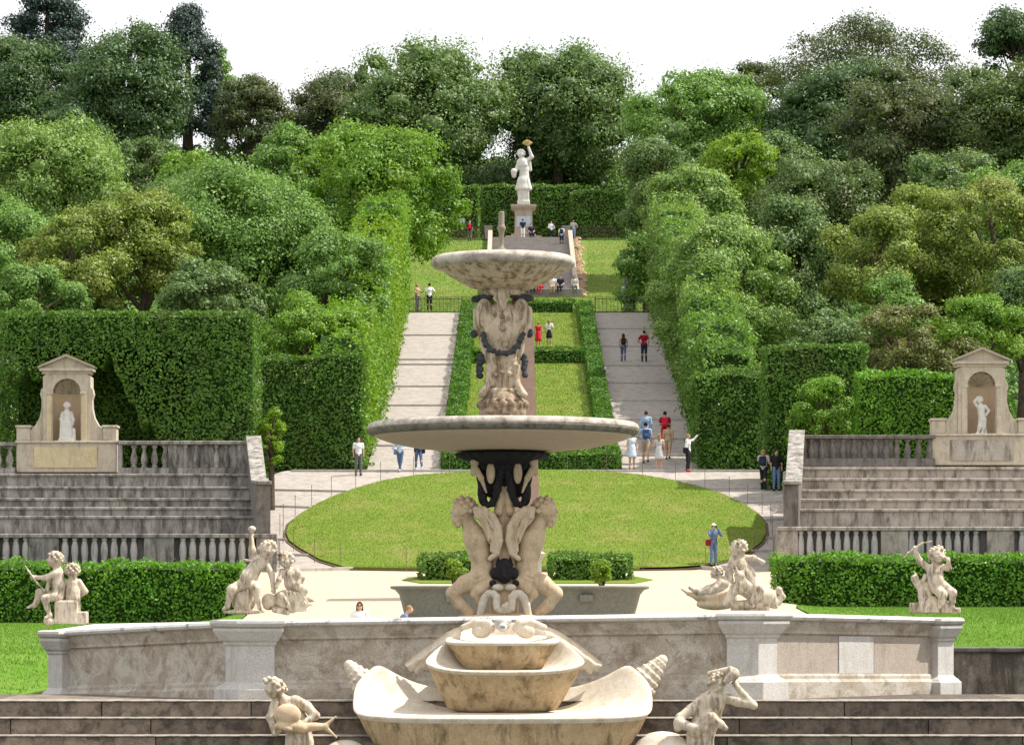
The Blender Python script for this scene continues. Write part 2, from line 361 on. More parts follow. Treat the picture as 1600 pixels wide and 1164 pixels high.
# ------------------------------------------------------------------ the ground and paths
def ground():
    xs = np.unique(np.concatenate([[-3000, -1200, -600, -350, -220, -150, -100, -80], np.arange(-64, 65, 4.), np.arange(-16, 17, 1.), [80, 100, 150, 220, 350, 600, 1200, 3000]]))
    ys = np.unique(np.concatenate([[-80, 0, 20, 35, 36, 38, 41], np.arange(43, 310, 1.), [315, 320, 350, 380, 450, 600, 1000, 2000, 4500]]))
    X, Y = np.meshgrid(xs, ys); Z = zt(X, Y); V = np.stack([X, Y, Z], -1).reshape(-1, 3)
    nx = len(xs); i = np.arange(len(ys) - 1)[:, None] * nx + np.arange(nx - 1)[None]
    F = np.stack([i, i + 1, i + nx + 1, i + nx], -1).reshape(-1, 4)
    return mk('ground', V, F, M['floor'], smooth=True)
tag(ground(), None, None, kind='structure')
def inpoly(P, poly):
    x, y = P[:, 0], P[:, 1]; r = np.zeros(len(P), bool); n = len(poly)
    for i in range(n):
        (x0, y0), (x1, y1) = poly[i], poly[(i + 1) % n]
        c = (y0 > y) != (y1 > y)
        r ^= c & (x < (x1 - x0) * (y - y0) / (y1 - y0 + 1e-12) + x0)
    return r
def densify(poly, step):
    out = []
    for i in range(len(poly)):
        a, b = np.array(poly[i], float), np.array(poly[(i + 1) % len(poly)], float)
        k = max(1, int(np.linalg.norm(b - a) / step))
        out += [tuple(a + (b - a) * j / k) for j in range(k)]
    return out
def sheet(name, poly, off, m, step=1., skirt=.25, parent=None):
    """a sheet draped on the terrain, with a short skirt down at its edge"""
    e = densify(poly, step); E = np.array(e)
    gx, gy = np.meshgrid(np.arange(math.ceil(E[:, 0].min()), E[:, 0].max(), step), np.arange(math.ceil(E[:, 1].min()), E[:, 1].max(), step))
    g = np.stack([gx.ravel(), gy.ravel()], 1); g = g[inpoly(g, e)]
    if len(g):
        d = np.array([np.min(np.hypot(E[:, 0] - q[0], E[:, 1] - q[1])) for q in g]); g = g[d > step * .35]
    pts = [Vector(p) for p in e] + [Vector(p) for p in g]; n = len(e)
    r = delaunay_2d_cdt(pts, [(i, (i + 1) % n) for i in range(n)], [list(range(n))], 1, 1e-6)
    P = np.array([tuple(v) for v in r[0]]); Z = zt(P[:, 0], P[:, 1]) + off
    V = [(p[0], p[1], z) for p, z in zip(P, Z)]; F = [tuple(f) for f in r[2]]
    F = [f if (P[f[1]][0] - P[f[0]][0]) * (P[f[2]][1] - P[f[0]][1]) - (P[f[1]][1] - P[f[0]][1]) * (P[f[2]][0] - P[f[0]][0]) > 0 else f[::-1] for f in F]
    b = len(V); V += [(x, y, float(zt(x, y)) + off - skirt) for x, y in e]
    # skirt
    m0 = {}
    for i, p in enumerate(P):
        m0.setdefault((round(float(p[0]), 4), round(float(p[1]), 4)), i)
    idx = [m0.get((round(x, 4), round(y, 4)), None) for x, y in e]
    for i in range(n):
        j = (i + 1) % n
        if idx[i] is not None and idx[j] is not None: F.append((idx[i], b + i, b + j, idx[j]))
    o = mk(name, V, F, m, parent, smooth=False)
    if not parent: tag(o, None, None, kind='structure')
    return o
OVAL = [tuple(ray(x, y, 115, 150).xy) for x, y in [(447, 838), (452, 822), (470, 808), (495, 793), (525, 779), (562, 766), (600, 756), (650, 748), (705, 744), (760, 741), (820, 739), (885, 740), (945, 742), (1000, 747), (1050, 755),
        (1095, 766), (1132, 778), (1160, 792), (1182, 806), (1195, 822), (1197, 838), (1190, 852), (1170, 868), (1140, 880), (1095, 890), (1000, 893), (900, 894.5), (820, 895), (740, 894.5), (640, 893.5), (540, 892), (500, 880), (468, 862), (452, 850)]]
sheet('sand', [(-7.2, 44), (8.2, 44), (9.2, 104), (11.3, 122.4), (-10.3, 122.4), (-8.6, 104)], .03, M['sand'])
PATH = sheet('path', [(-11.5, 121.5), (-9.2, 120.4), (-6.6, 122.6), (8.2, 122.6), (9.6, 120.6), (12.4, 121.5), (14.2, 141), (11.5, 143.4), (-10, 143.4), (-11.8, 136)], .06, M['path'])
PL = sheet('path', [(-6.5, 143.3), (-3.2, 143.3), (-3.15, 198.6), (-6.5, 198.6)], .065, M['path'])
PR = sheet('path', [(4.95, 143.3), (8.6, 143.3), (8.7, 198.6), (5.1, 198.6)], .065, M['path'])
lawn = sheet('lawn', OVAL, .16, M['lawn'], 1., .3)
OC = np.array(OVAL).mean(0)
sheet('soil', [tuple(OC + (np.array(p) - OC) * 1.012) for p in OVAL], .09, M['soil'], 1., .2)
sheet('lawn', [(-3.2, 143.6), (4.9, 143.6), (4.95, 198.4), (-3.1, 198.4)], .05, M['lawn'])
sheet('lawn', [(-60, 42), (-7.4, 42), (-8.7, 104), (-8.9, 107.5), (-60, 107.5)], .03, M['lawn2'])
sheet('lawn', [(60, 43.5), (8.4, 43.5), (9.3, 104), (9.5, 107.5), (60, 107.5)], .03, M['lawn2'])
sheet('grass_slope', [(-13, 199.5), (14, 199.5), (14, 256.4), (-11, 256.4)], .05, M['slope'], 2.)
sheet('terrace', [(-9, 256.4), (11, 256.4), (11, 262), (-9, 262)], .06, M['sand'], 1.5)
tag(sheet('grass_strip', [(-3.2, 112.3), (4.3, 112.3), (5.0, 113.6), (4.3, 115.4), (-3.2, 115.4), (-3.9, 113.6)], .06, M['lawn'], 1., .2), None, None, kind='structure')
def edge_step(x0, x1, D, parent, D1=None):
    """a stone riser across a sloping path"""
    D1 = D if D1 is None else D1
    V, F = [], []
    r = []
    for i in range(9):
        t = i / 8; x = x0 + (x1 - x0) * t; y = D + (D1 - D) * t; z = float(zt(x, y)) + .065
        r.append([(x, y, z - .1), (x, y, z + .10), (x, y + .30, z + .105), (x, y + .30, z - .1)])
    V, F = loft(r); mk('step_edging', V, F, M['edging'], parent, bevel=.02)
def dray(y):   # distance of the central slope seen at row y
    return ray(800, y, 120, 260).y
for y in (527, 565, 573, 607, 637, 667, 700): edge_step(-6.45, -3.2, dray(y), PL)
for y in (517, 545, 575, 602, 630, 660, 690, 716): edge_step(5.05, 8.6, dray(y) + .1, PR)
def lawnx(D, side):
    P = np.array(OVAL + OVAL[:1]); xs = []
    for a, b in zip(P[:-1], P[1:]):
        if (a[1] - D) * (b[1] - D) < 0: xs.append(a[0] + (b[0] - a[0]) * (D - a[1]) / (b[1] - a[1]))
    return (min(xs) if side < 0 else max(xs)) if xs else None
for y in (772, 797, 822, 848, 872):
    D = ray(450, y, 115, 143).y; x = lawnx(D, -1)
    if x is not None: edge_step(-10.6 + (134 - D) * .0, x - .12, D + .35, PATH, D)
for y in (768, 790, 817, 845, 868):
    D = ray(1200, y, 115, 143).y; x = lawnx(D, 1)
    if x is not None: edge_step(x + .12, 12.3, D, PATH, D + .35)
edge_step(-9.8, 11.8, 141.9, PATH)
edge_step(-9.0, -6.0, 119.6, PATH, 121.8); edge_step(7.2, 9.6, 122.2, PATH, 119.8)
# short grass blades on the lawns: one uncountable mass
def blades(name, poly, n, L_, m, seed, off):
    rng = np.random.default_rng(seed); E = np.array(poly); lo, hi = E.min(0), E.max(0)
    p = lo + rng.random((n, 2)) * (hi - lo); p = p[inpoly(p, poly)]; n = len(p)
    z = zt(p[:, 0], p[:, 1]) + off - .01; a = rng.random(n) * 2 * PI; hgt = L_ * (.6 + .8 * rng.random(n)); wd = L_ * .22
    B = np.stack([p[:, 0], p[:, 1], z], 1); S = np.stack([np.cos(a), np.sin(a), 0 * a], 1) * wd
    ln = rng.normal(0, .5, (n, 2)) * hgt[:, None]; T = B + np.stack([ln[:, 0], ln[:, 1], hgt], 1)
    V = np.stack([B - S, B + S, T], 1).reshape(-1, 3); F = np.arange(3 * n).reshape(-1, 3)
    tag(mk(name, V, F, m), None, None, kind='stuff')
blades('grass', OVAL, 110000, .055, M['blade'], 1, .16)
blades('grass', [(-3.1, 144), (4.8, 144), (4.9, 198), (-3, 198)], 70000, .07, M['blade'], 2, .05)
blades('grass', [(-12, 200), (13.5, 200), (13.5, 227), (13.5, 256), (6., 256), (5.3, 227.4), (-2.3, 227.4), (-2.3, 256), (-11, 256)], 70000, .10, M['blade'], 3, .05)
blades('grass', [(-14, 42), (-7.5, 42), (-8.7, 104), (-8.9, 107.4), (-19, 107.4)], 60000, .05, M['blade2'], 5, .03)
blades('grass', [(14, 43.6), (8.5, 43.6), (9.3, 104), (9.5, 107.4), (19, 107.4)], 60000, .05, M['blade2'], 6, .03)
# ------------------------------------------------------------------ foliage
def leaf_arrays(P, N, size, rng, aspect=.55):
    n = len(P); N = N / (np.linalg.norm(N, axis=1, keepdims=True) + 1e-9)
    R = rng.normal(size=(n, 3)); T = np.cross(N, R); T /= np.linalg.norm(T, axis=1, keepdims=True) + 1e-9
    B = np.cross(N, T); s = (size * (.6 + .8 * rng.random(n)))[:, None]
    V = np.stack([P - T * s * .5, P + B * s * aspect * .5 - N * s * .1, P + T * s * .5, P - B * s * aspect * .5 - N * s * .1], 1)
    return V.reshape(-1, 3)
def leaf_mesh(name, P, N, size, m, rng, parent, aspect=.55):
    V = leaf_arrays(P, N, size, rng, aspect)
    return mk(name, V, np.arange(len(V)).reshape(-1, 4), m, parent)
def rdir(rng, n):
    d = rng.normal(size=(n, 3)); return d / np.linalg.norm(d, axis=1, keepdims=True)
def crown_pts(rng, rx, ry, rz, ncl, per, gap=0., clr=.24, shape='round', top_up=.35):
    """clumps of leaves spread through an uneven crown; centre at the origin"""
    lob = rdir(rng, 7); la = .04 + rng.random(7) * .20
    C = rdir(rng, ncl); C[:, 2] = np.where(C[:, 2] < -.86, -C[:, 2] * .8, C[:, 2]); C /= np.linalg.norm(C, axis=1, keepdims=True)
    lump = 1 + (np.maximum(C @ lob.T - .45, 0) * la * 2.2).sum(1) - .08
    rad = np.where(rng.random(ncl) < .72, (.62 + .27 * rng.random(ncl)), .30 + .4 * rng.random(ncl)) * lump
    S = np.array([rx, ry, rz]); Cc = C * rad[:, None] * S
    if shape == 'cone':
        t = rng.random(ncl) ** .75; a = rng.random(ncl) * 2 * PI
        prof = np.interp(t, [0, .1, .3, .62, .85, 1], [.55, .9, 1., .82, .48, .06]) * (.6 + .45 * rng.random(ncl))
        Cc = np.stack([np.cos(a) * prof * rx, np.sin(a) * prof * ry, (t * 2 - 1) * rz], 1); C = Cc / S; C[:, 2] *= .3
    cr = 1.12 * clr * min(rx, rz, ry * 1.2) * (.6 + .75 * rng.random(ncl) ** 1.3)
    if shape == 'cone': cr = clr * rx * (.6 + .8 * rng.random(ncl))
    if gap: keep = rng.random(ncl) > gap * (Cc[:, 2] > 0); Cc, C, cr = Cc[keep], C[keep], cr[keep]
    k = len(Cc); n = k * per; pw_ = cr ** 2; ci = np.sort(rng.choice(k, n, p=pw_ / pw_.sum()))
    d = rdir(rng, n); d += C[ci] * .45; d[:, 2] += top_up * .6; d /= np.linalg.norm(d, axis=1, keepdims=True)
    rr = cr[ci] * np.where(rng.random(n) < .11, .95 + .55 * rng.random(n), .66 + .42 * rng.random(n) ** .7)
    wob = 1 + .25 * rng.normal(size=n) * .5
    P = Cc[ci] + d * (rr * wob)[:, None] * np.array([1.1, 1.1, .8])
    N = d + rng.normal(size=(n, 3)) * .45; N[:, 2] += .25
    return P, N, Cc, cr
TREES = []
def tree(name, label, x, y, rx, ry, D, leaf, size=.3, dens=1., gap=0., shape='round', cat='tree', group='trees on the hillside', seed=None, clr=.24, trunk=True, depth=None, lean=0):
    """crown centre at photo pixel (x, y), half extents rx, ry pixels, at distance D"""
    seed = seed or int(x * 7 + y * 3 + D); rng = np.random.default_rng(seed)
    X = wx(x, D); gz = float(zt(X, D)) - .1; cz = wz(y, D) - gz; a, c = rx * D / FPX * 1.05, ry * D / FPX * 1.02
    b = depth or min(a, 7.)
    t = thing(name, label, cat, (X, D, gz), 0, group)
    area = 4 * PI * ((a * b) ** 1.6 / 3 + (a * c) ** 1.6 / 3 + (b * c) ** 1.6 / 3) ** (1 / 1.6)
    size = size * .66; n = int(np.clip(area / (size * size) * 6.6 * dens, 6000, 110000)); ncl = int(np.clip(area * .42 * (.24 / clr) ** 2 * 1.15, 55, 320)); 
    if shape == 'cone': ncl = int(ncl * 1.3)
    P, N, Cc, cr = crown_pts(rng, a, b, c, ncl, max(8, n // ncl), gap, clr, shape)
    P[:, 2] += cz; Cc[:, 2] += cz
    if gap < .3:
        hh = max(.16, min(a, c) / 24)
        V, F = sdf_mesh([('e', tuple(q), (r * .46, r * .46, r * .36)) for q, r in zip(Cc, cr)], hh, hh * .5); V = V + rng.normal(0, hh * .3, V.shape); mk('inner_foliage', V, F, L[leaf], t)
    leaf_mesh('crown', P, N, size, L[leaf], rng, t)
    # trunk with limbs
    top = cz + c * (.85 if shape == 'cone' else .35); r0 = max(.10, .045 * (cz + c) * .8); r0 = min(r0, .45)
    mb = MB(); pts = [Vector((lean * i / 6 + rng.normal() * .03 * a * (i > 0), rng.normal() * .03 * a * (i > 0), -0.3 + (top + .3) * i / 6)) for i in range(7)]
    mb.add(*tube(pts, [r0 * (1.25 - .17 * i) for i in range(7)], 9))
    if shape != 'cone':
        far = sorted(Cc.tolist(), key=lambda q: -q[2])[:: max(1, len(Cc) // 14)][:14]
        for q in far:
            i = int(np.clip((q[2] - .35 * c) / (top + .3) * 6, 2, 5)); s = pts[i]
            e = Vector(q); mid = s.lerp(e, .5) + Vector((0, 0, -.06 * a))
            mb.add(*tube([s, mid, e], [r0 * .45, r0 * .28, r0 * .08], 6))
    mb.build('trunk', M['bark'], t, True)
    TREES.append(t); return t
def hedge(name, label, pts, w, h, leaf, size=.16, dens=1., ztop=None, group=None, cat='hedge', seed=1, rough=.10, zbase=None, hollow=None, topvar=.0, extra_top=0):
    """clipped hedge: leaves over the faces of a box swept along pts [(X, Y)...]"""
    rng = np.random.default_rng(seed); o = Vector((pts[0][0], pts[0][1], 0)); t0 = float(zt(o.x, o.y)) if zbase is None else zbase
    t = thing(name, label, cat, (o.x, o.y, t0), 0, group); Ps, Ns = [], []; core = MB()
    def gb(X, Y): return zt(X, Y) if zbase is None else np.full(np.shape(X), zbase)
    def hz(X, Y):
        tp = (np.full(np.shape(X), ztop) if ztop is not None else gb(X, Y) + h)
        if topvar: tp = tp + topvar * (np.sin(X * 1.3 + Y * .9 + seed) * .5 + np.sin(Y * 2.3 - X * 1.9 + 2 * seed) * .35 + np.sin(Y * 5.1 + X * 4) * .2)
        return tp
    def put(X, Y, u, nrm):
        z0, z1 = gb(X, Y), hz(X, Y); Ps.append(np.stack([X, Y, z0 + (z1 - z0) * u], 1)); Ns.append(np.tile(nrm, (len(X), 1)))
    size = size * .8; k = dens * 2.9 / (size * size)
    for (ax, ay), (bx, by) in zip(pts[:-1], pts[1:]):
        dx, dy = bx - ax, by - ay; ln = math.hypot(dx, dy); ux, uy = dx / ln, dy / ln; nx, ny = -uy, ux
        H = abs(float(hz(np.array([(ax + bx) / 2]), np.array([(ay + by) / 2]))[0] - gb(np.array([(ax + bx) / 2]), np.array([(ay + by) / 2]))[0]))
        for s in (-1, 1):
            n = int(ln * H * k); q = rng.random(n) * ln; put(ax + ux * q + nx * s * w / 2, ay + uy * q + ny * s * w / 2, rng.random(n), (nx * s, ny * s, .25))
        n = int(ln * w * k * 1.2); q = rng.random(n) * ln; v = (rng.random(n) - .5) * w
        put(ax + ux * q + nx * v, ay + uy * q + ny * v, np.ones(n), (0, 0, 1))
        for e, s in (((ax, ay), -1), ((bx, by), 1)):
            n = int(w * H * k); v = (rng.random(n) - .5) * w; put(e[0] + nx * v, e[1] + ny * v, rng.random(n), (ux * s, uy * s, .2))
        m = max(2, int(ln / 1.5)); rings = []; ins = min(.22, w * .25)
        for i in range(m + 1):
            f = (ins + (ln - 2 * ins) * i / m); cx, cy = ax + ux * f, ay + uy * f; g = float(gb(np.array([cx]), np.array([cy]))[0]); zt_ = float(hz(np.array([cx]), np.array([cy]))[0]) - ins
            hw = w / 2 - ins; rings.append([(cx + nx * hw, cy + ny * hw, g - .3), (cx - nx * hw, cy - ny * hw, g - .3), (cx - nx * hw, cy - ny * hw, zt_), (cx + nx * hw, cy + ny * hw, zt_)])
        core.add(*loft(rings))
    P = np.concatenate(Ps); N = np.concatenate(Ns)
    bmp = np.sin(P[:, 0] * 2.1 + seed) * np.sin(P[:, 2] * 2.7 + P[:, 1]) + .7 * np.sin(P[:, 0] * 5.3 + P[:, 1] * 3.1) * np.sin(P[:, 2] * 4.7)
    P = P + N * (rng.normal(0, .35, len(P)) * rough + bmp * rough * .8 - rough * .2)[:, None]
    sh = (P[:, 2] < gb(P[:, 0], P[:, 1]) + .05); P = P[~sh]; N = N[~sh]
    if hollow is not None: 
        P, N, cv = hollow(P, N, rng, k)
    N = N + rng.normal(0, .55, N.shape); off = np.array([o.x, o.y, t0])
    leaf_mesh('foliage', P - off, N, size, L[leaf], rng, t, .6)
    if hollow is None:
        V = np.concatenate(core.V) - off; mk('dark_core', V, core.F, M['hedgecore'], t)
    return t
M['hedgecore'] = plain('hedge_core_shade', (.022, .048, .010), .95, .05, .4, 5)  # solid core box, coloured as the shadow seen between the leaves

def undergrowth(x0, x1, y0, y1, n, seed):
    """low ivy and brush on the woodland floor: one uncountable mass"""
    rng = np.random.default_rng(seed); X = rng.uniform(x0, x1, n); Y = rng.uniform(y0, y1, n)
    f = .5 + .5 * np.sin(X * .9 + Y * .35) * np.sin(Y * .6 - X * .4); Z = zt(X, Y) + rng.random(n) * (.2 + 1.1 * f)
    V = leaf_arrays(np.stack([X, Y, Z], 1), rng.normal(size=(n, 3)) * .6 + np.array([0, -.3, 1.]), .34, rng, .6)
    tag(mk('undergrowth', V, np.arange(len(V)).reshape(-1, 4), L['hedge']), None, None, kind='stuff')
undergrowth(-34, -9.5, 147, 305, 60000, 3); undergrowth(11.5, 56, 147, 305, 90000, 4); undergrowth(-62, -34, 190, 305, 40000, 5); undergrowth(-10, 12, 268, 300, 14000, 6)

# ------------------------------------------------------------------ basin wall and steps
CX, CD, S = -.13, 43.0, 43.0 / FPX           # artichoke fountain: axis, distance, metres per photo pixel
WALL = [(-5.75, 44.5, -.22), (-5.75, 40.2, -.28), (-3.07, 37.0, -.135), (2.81, 37.0, -.05), (5.47, 40.2, -.12), (5.47, 44.5, -.12), (2.9, 48.5, -.12), (-3.1, 48.5, -.17)]
def offs(poly, d):
    out = []; n = len(poly)
    for i in range(n):
        p, q, r = Vector(poly[i - 1][:2]), Vector(poly[i][:2]), Vector(poly[(i + 1) % n][:2])
        e1, e2 = (q - p).normalized(), (r - q).normalized(); n1, n2 = Vector((e1.y, -e1.x)), Vector((e2.y, -e2.x))
        b = (n1 + n2); b = b / b.length; out.append(tuple(q + b * (d / max(b.dot(n1), .3))))
    return out
def wallring(prof, name, m, parent, seg=None):
    """profile [(outward, below rim)] swept round the octagon"""
    rings = []
    for d, z in prof:
        o = offs(WALL, d); rings.append([(o[i][0], o[i][1], WALL[i][2] + z) for i in range(8)])
    V, F = loft(rings, False, False); V = np.array(V) - np.array([CX, CD, -1.06])
    return mk(name, V, F, m, parent)
pw = thing('basin_wall', 'low octagonal marble wall with rounded coping round the fountain pool', 'wall', (CX, CD, -1.06))
wallring([(-.30, -.10), (-.28, -.02), (-.22, 0), (.06, 0), (.10, -.012), (.12, -.04), (.105, -.068), (.06, -.082), (.02, -.085)], 'coping', M['copingstone'] if 'copingstone' in M else M['marble'], pw)
wallring([(.045, -.083), (.042, -.11), (.03, -.15), (.012, -.20), (.012, -.23), (0, -.235), (-.02, -.25), (-.02, -.70), (0, -.705), (.012, -.73), (.012, -.765), (.03, -.79), (.05, -.80), (.05, -1.05), (-.28, -1.05), (-.28, -.11)], 'panelling', M['panel'], pw)
def pier(i, w1, w2, m, cap=False):
    """pier wrapped round corner i: w1 back along the wall, w2 forward along it"""
    p, q, r = (Vector(WALL[k % 8]) for k in (i - 1, i, i + 1)); e1 = (p - q); e1.z = 0; e1.normalize(); e2 = (r - q); e2.z = 0; e2.normalize()
    n1 = Vector((-e1.y, e1.x, 0)); n2 = Vector((e2.y, -e2.x, 0)); cb = (n1 + n2).normalized(); cb = cb / max(cb.dot(n1), .3); rings = []
    lv = [(.17, -1.055), (.17, -.80), (.15, -.79), (.13, -.765), (.105, -.75), (.075, -.72), (.075, -.30), (.095, -.285), (.095, -.26), (.125, -.235), (.165, -.16), (.18, -.13), (.18, -.095)]
    if cap: lv = [(.165, -.092), (.195, -.07), (.21, -.04), (.20, -.01), (.165, .004), (.09, .006)]
    for d, z in lv:
        g = d - .075
        a_, b_ = q + e1 * (w1 + g), q + e2 * (w2 + g)
        ring = [a_ + n1 * d, q + cb * d, b_ + n2 * d, b_ - n2 * .2, q - cb * .2, a_ - n1 * .2]
        rings.append([(v.x - CX, v.y - CD, q.z + z + 1.06) for v in ring])
    V, F = loft(rings); mk('pier_cap' if cap else 'pier', V, F, m, pw, bevel=.006)
for i, w1, w2 in ((1, .16, .30), (2, .32, .33), (3, .33, .34), (4, .34, .16)):
    pier(i, w1, w2, M['marble']); pier(i, w1, w2, M['marble'], True)
# white repair slab in the right-hand panel
a, b = Vector(WALL[3]), Vector(WALL[4]); d = (b - a); nrm = Vector((d.y, -d.x, 0)).normalized()
mb = MB(); p0, p1 = a.lerp(b, .42), a.lerp(b, .60)
rr = [[tuple(p + nrm * q - Vector((CX, CD, -1.06)) + Vector((0, 0, zz))) for p, q, zz in ((p0, -.018, -.70), (p1, -.018, -.70), (p1, -.018, -.252), (p0, -.018, -.252))],
      [tuple(p + nrm * q - Vector((CX, CD, -1.06)) + Vector((0, 0, zz))) for p, q, zz in ((p0, -.008, -.70), (p1, -.008, -.70), (p1, -.008, -.252), (p0, -.008, -.252))]]
mb.add(*loft(rr)).build('repair_slab', M['marble'], pw)
# browner, smoother facing on the right-hand side panel
p0, p1 = a.lerp(b, .075), a.lerp(b, .925)
for (u, v) in ((.075, .415), (.605, .925)):
    p0, p1 = a.lerp(b, u), a.lerp(b, v)
    rr = [[tuple(p + nrm * q - Vector((CX, CD, -1.06)) + Vector((0, 0, zz))) for p, zz in ((p0, -.698), (p1, -.698), (p1, -.256), (p0, -.256))] for q in (-.022, -.014)]
    MB().add(*loft(rr)).build('facing_slab', M['panelR'], pw)
tag(mk('pool_water', [(x, y, -.32) for x, y in offs(WALL, -.2)], [tuple(range(8))], M['water']), None, None, kind='structure')
st = thing('stone_steps', 'dark weathered stone steps running across the front of the fountain pool', 'steps', (0, 36, -3.2))
rng0 = random.Random(4)
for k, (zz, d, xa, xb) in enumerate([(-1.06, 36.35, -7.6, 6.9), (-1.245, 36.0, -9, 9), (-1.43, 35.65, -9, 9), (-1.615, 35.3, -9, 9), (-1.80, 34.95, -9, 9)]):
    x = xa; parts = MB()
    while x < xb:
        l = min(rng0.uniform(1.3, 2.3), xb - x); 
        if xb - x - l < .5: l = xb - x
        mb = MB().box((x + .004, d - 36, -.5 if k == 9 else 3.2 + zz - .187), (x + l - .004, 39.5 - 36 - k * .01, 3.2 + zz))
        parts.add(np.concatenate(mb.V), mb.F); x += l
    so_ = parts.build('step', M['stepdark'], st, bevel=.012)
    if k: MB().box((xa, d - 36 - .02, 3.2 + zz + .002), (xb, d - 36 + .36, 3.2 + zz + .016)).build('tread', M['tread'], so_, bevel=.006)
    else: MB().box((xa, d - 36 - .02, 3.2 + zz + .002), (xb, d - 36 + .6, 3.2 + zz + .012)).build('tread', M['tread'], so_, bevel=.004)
# stained side wall right, dark kerb left
t = thing('side_wall', 'low stained terrace wall with dark coping right of the fountain pool', 'wall', (5.9, 43.2, -1.4))
MB().box((0, 0, -.6), (9, .4, .80)).build('wall', M['sidewall'], t); MB().box((-.02, -.05, .803), (9, .45, .875)).build('coping', M['darkstone'], t, bevel=.02)
t = thing('kerb', 'dark stone kerb at the edge of the lawn left of the pool', 'kerb', (-12, 41.4, -1.4))
MB().box((0, 0, -.6), (6.1, .4, .20)).build('kerb_stone', M['darkstone'], t, bevel=.02)
# ------------------------------------------------------------------ seating tiers left and right
def baluster(h, r):
    return lathe([(r * 1.0, 0), (r * 1.0, .08 * h), (r * .62, .1 * h), (r * .9, .2 * h), (r * 1.12, .34 * h), (r * .95, .5 * h), (r * .55, .72 * h), (r * .5, .84 * h), (r * .9, .9 * h), (r * .95, 1. * h)], 10)
def flat_baluster(h, r):
    return lathe([(r * .8, 0), (r * .8, .08 * h), (r * .66, .11 * h), (r * .8, .2 * h), (r * .97, .36 * h), (r, .5 * h), (r * .92, .68 * h), (r * .66, .84 * h), (r * .55, .89 * h), (r * .8, .93 * h), (r * .8, h)], 12)
def balustrade(label, xa, xb, D, zb, zt_, group, m, n, filled=(), piers=(), flat=False, yt=.32):
    """balusters between piers; 'filled' spans have the gaps walled up"""
    h = zt_ - zb; t = thing('balustrade', label, 'balustrade', (xa, D, zb), 0, group)
    MB().box((0, -yt / 2 - .05, -.3), (xb - xa, yt / 2 + .05, .14 * h)).build('base', m, t, bevel=.015)
    MB().box((-.02, -yt / 2 - .07, h - .15), (xb - xa + .02, yt / 2 + .07, h)).build('rail', m, t, bevel=.03)
    for p, w_ in piers: MB().box((p - w_, -yt / 2 - .02, .14 * h + .002), (p + w_, yt / 2 + .02, h - .152)).build('pier', m, t, bevel=.01)
    hb = h - .152 - .14 * h - .002; r = .5 * (xb - xa) / n * (.80 if flat else .62)
    V, F = flat_baluster(hb, r * .95) if flat else baluster(hb, r)
    proto = None
    for i in range(n):
        x = (i + .5) * (xb - xa) / n
        if any(abs(x - p) < w_ + r * .8 for p, w_ in piers): continue
        if proto is None: o = proto = mk('baluster', V, F, M['balus'] if flat else m, t, True)
        else: o = proto.copy(); COL.objects.link(o); o.parent = t
        o.location = (x, -.06 if flat else 0, .14 * h + .001)
    for a_, b_ in filled: MB().box((a_, .09 if flat else .03, .14 * h + .001), (b_, yt / 2 - .02, h - .151)).build('infill', M['infill'] if flat else m, t)
    return t
def tiers(side, m, label, xin, ys, ds, lowy, group):
    """xin(D): inner end; rows ys at distances ds"""
    sgn = -1 if side == 'l' else 1
    zs = [wz(y, d) for y, d in zip(ys, ds)]
    t = thing('seating_tiers', label, 'stone seating', (0, ds[-1], float(zt(0, ds[-1]))), 0, group); o = np.array([0, ds[-1], float(zt(0, ds[-1]))])
    far = 26.
    for k in range(len(ys)):
        z1 = zs[k]; d0 = ds[k]; d1 = ds[k - 1] + .3 if k else ds[0] + 4.2
        zb = zs[k + 1] - .3 if k + 1 < len(ys) else 1.2
        xi = xin(d0)
        def seg(a, b, z0, z1_, ya, yb, nm, mt, bv=.015):
            lo_, hi_ = sorted((a, b)); MB().box((lo_, ya, z0), (hi_, yb, z1_), -o).build(nm, mt, t, bevel=bv)
        seg(xi, sgn * far, zb, z1 - .11, d0, d1, 'riser', m, 0)
        seg(xi, sgn * far, z1 - .108, z1, d0 - .10, d1, 'seat', m, .03)
    return t
xl = lambda D: -10.35 - (D - 129) * .115
xr = lambda D: 11.3 + (D - 129) * .11
DS = [128, 126.4, 124.8, 123.2, 121.6]
tiers('l', M['tier'], 'grey lichen-stained stone seating tiers below the niche with the draped statue', xl, [740, 760, 778, 792, 806], DS, 833, 'amphitheatre seating')
tiers('r', M['tierR'], 'warmer beige stone seating tiers below the niche with the naked statue', xr, [730, 747, 764.5, 779, 795], DS, 817, 'amphitheatre seating')
def endwall(side, x0, x1, label, ytop, m):
    t = thing('end_wall', label, 'wall', (0, 118, 1.4), 0, 'sloping end walls of the amphitheatre'); zt0 = wz(ytop, 129) + .12; s = 1 if side == 'l' else -1
    prof = [(129.6, zt0), (129.2, zt0), (123.2, wz(755, 123.2)), (118.6, wz(757, 118.6)), (118.6, 1.2), (129.6, 1.2)]
    def poly(dw, prof): return [[(x0(D) + s * dx, D - 118, z - 1.4) for D, z in prof] for dx in dw]
    V, F = loft(poly((-.33, .20) if side == 'l' else (-.46, .10), prof)); mk('wall', V, F, m, t)
    cp = [(129.7, zt0 + .002), (129.2, zt0 + .002), (123.2, prof[2][1] + .002), (118.45, prof[3][1] + .002), (118.45, prof[3][1] + .13), (123.2, prof[2][1] + .13), (129.2, zt0 + .13), (129.7, zt0 + .13)]
    V, F = loft(poly((-.37, .24) if side == 'l' else (-.50, .14), cp)); mk('coping', V, F, M['tier'], t, bevel=.02)
endwall('l', xl, None, 'stepped sloping end wall beside the left seating tiers', 690, M['darktier'])
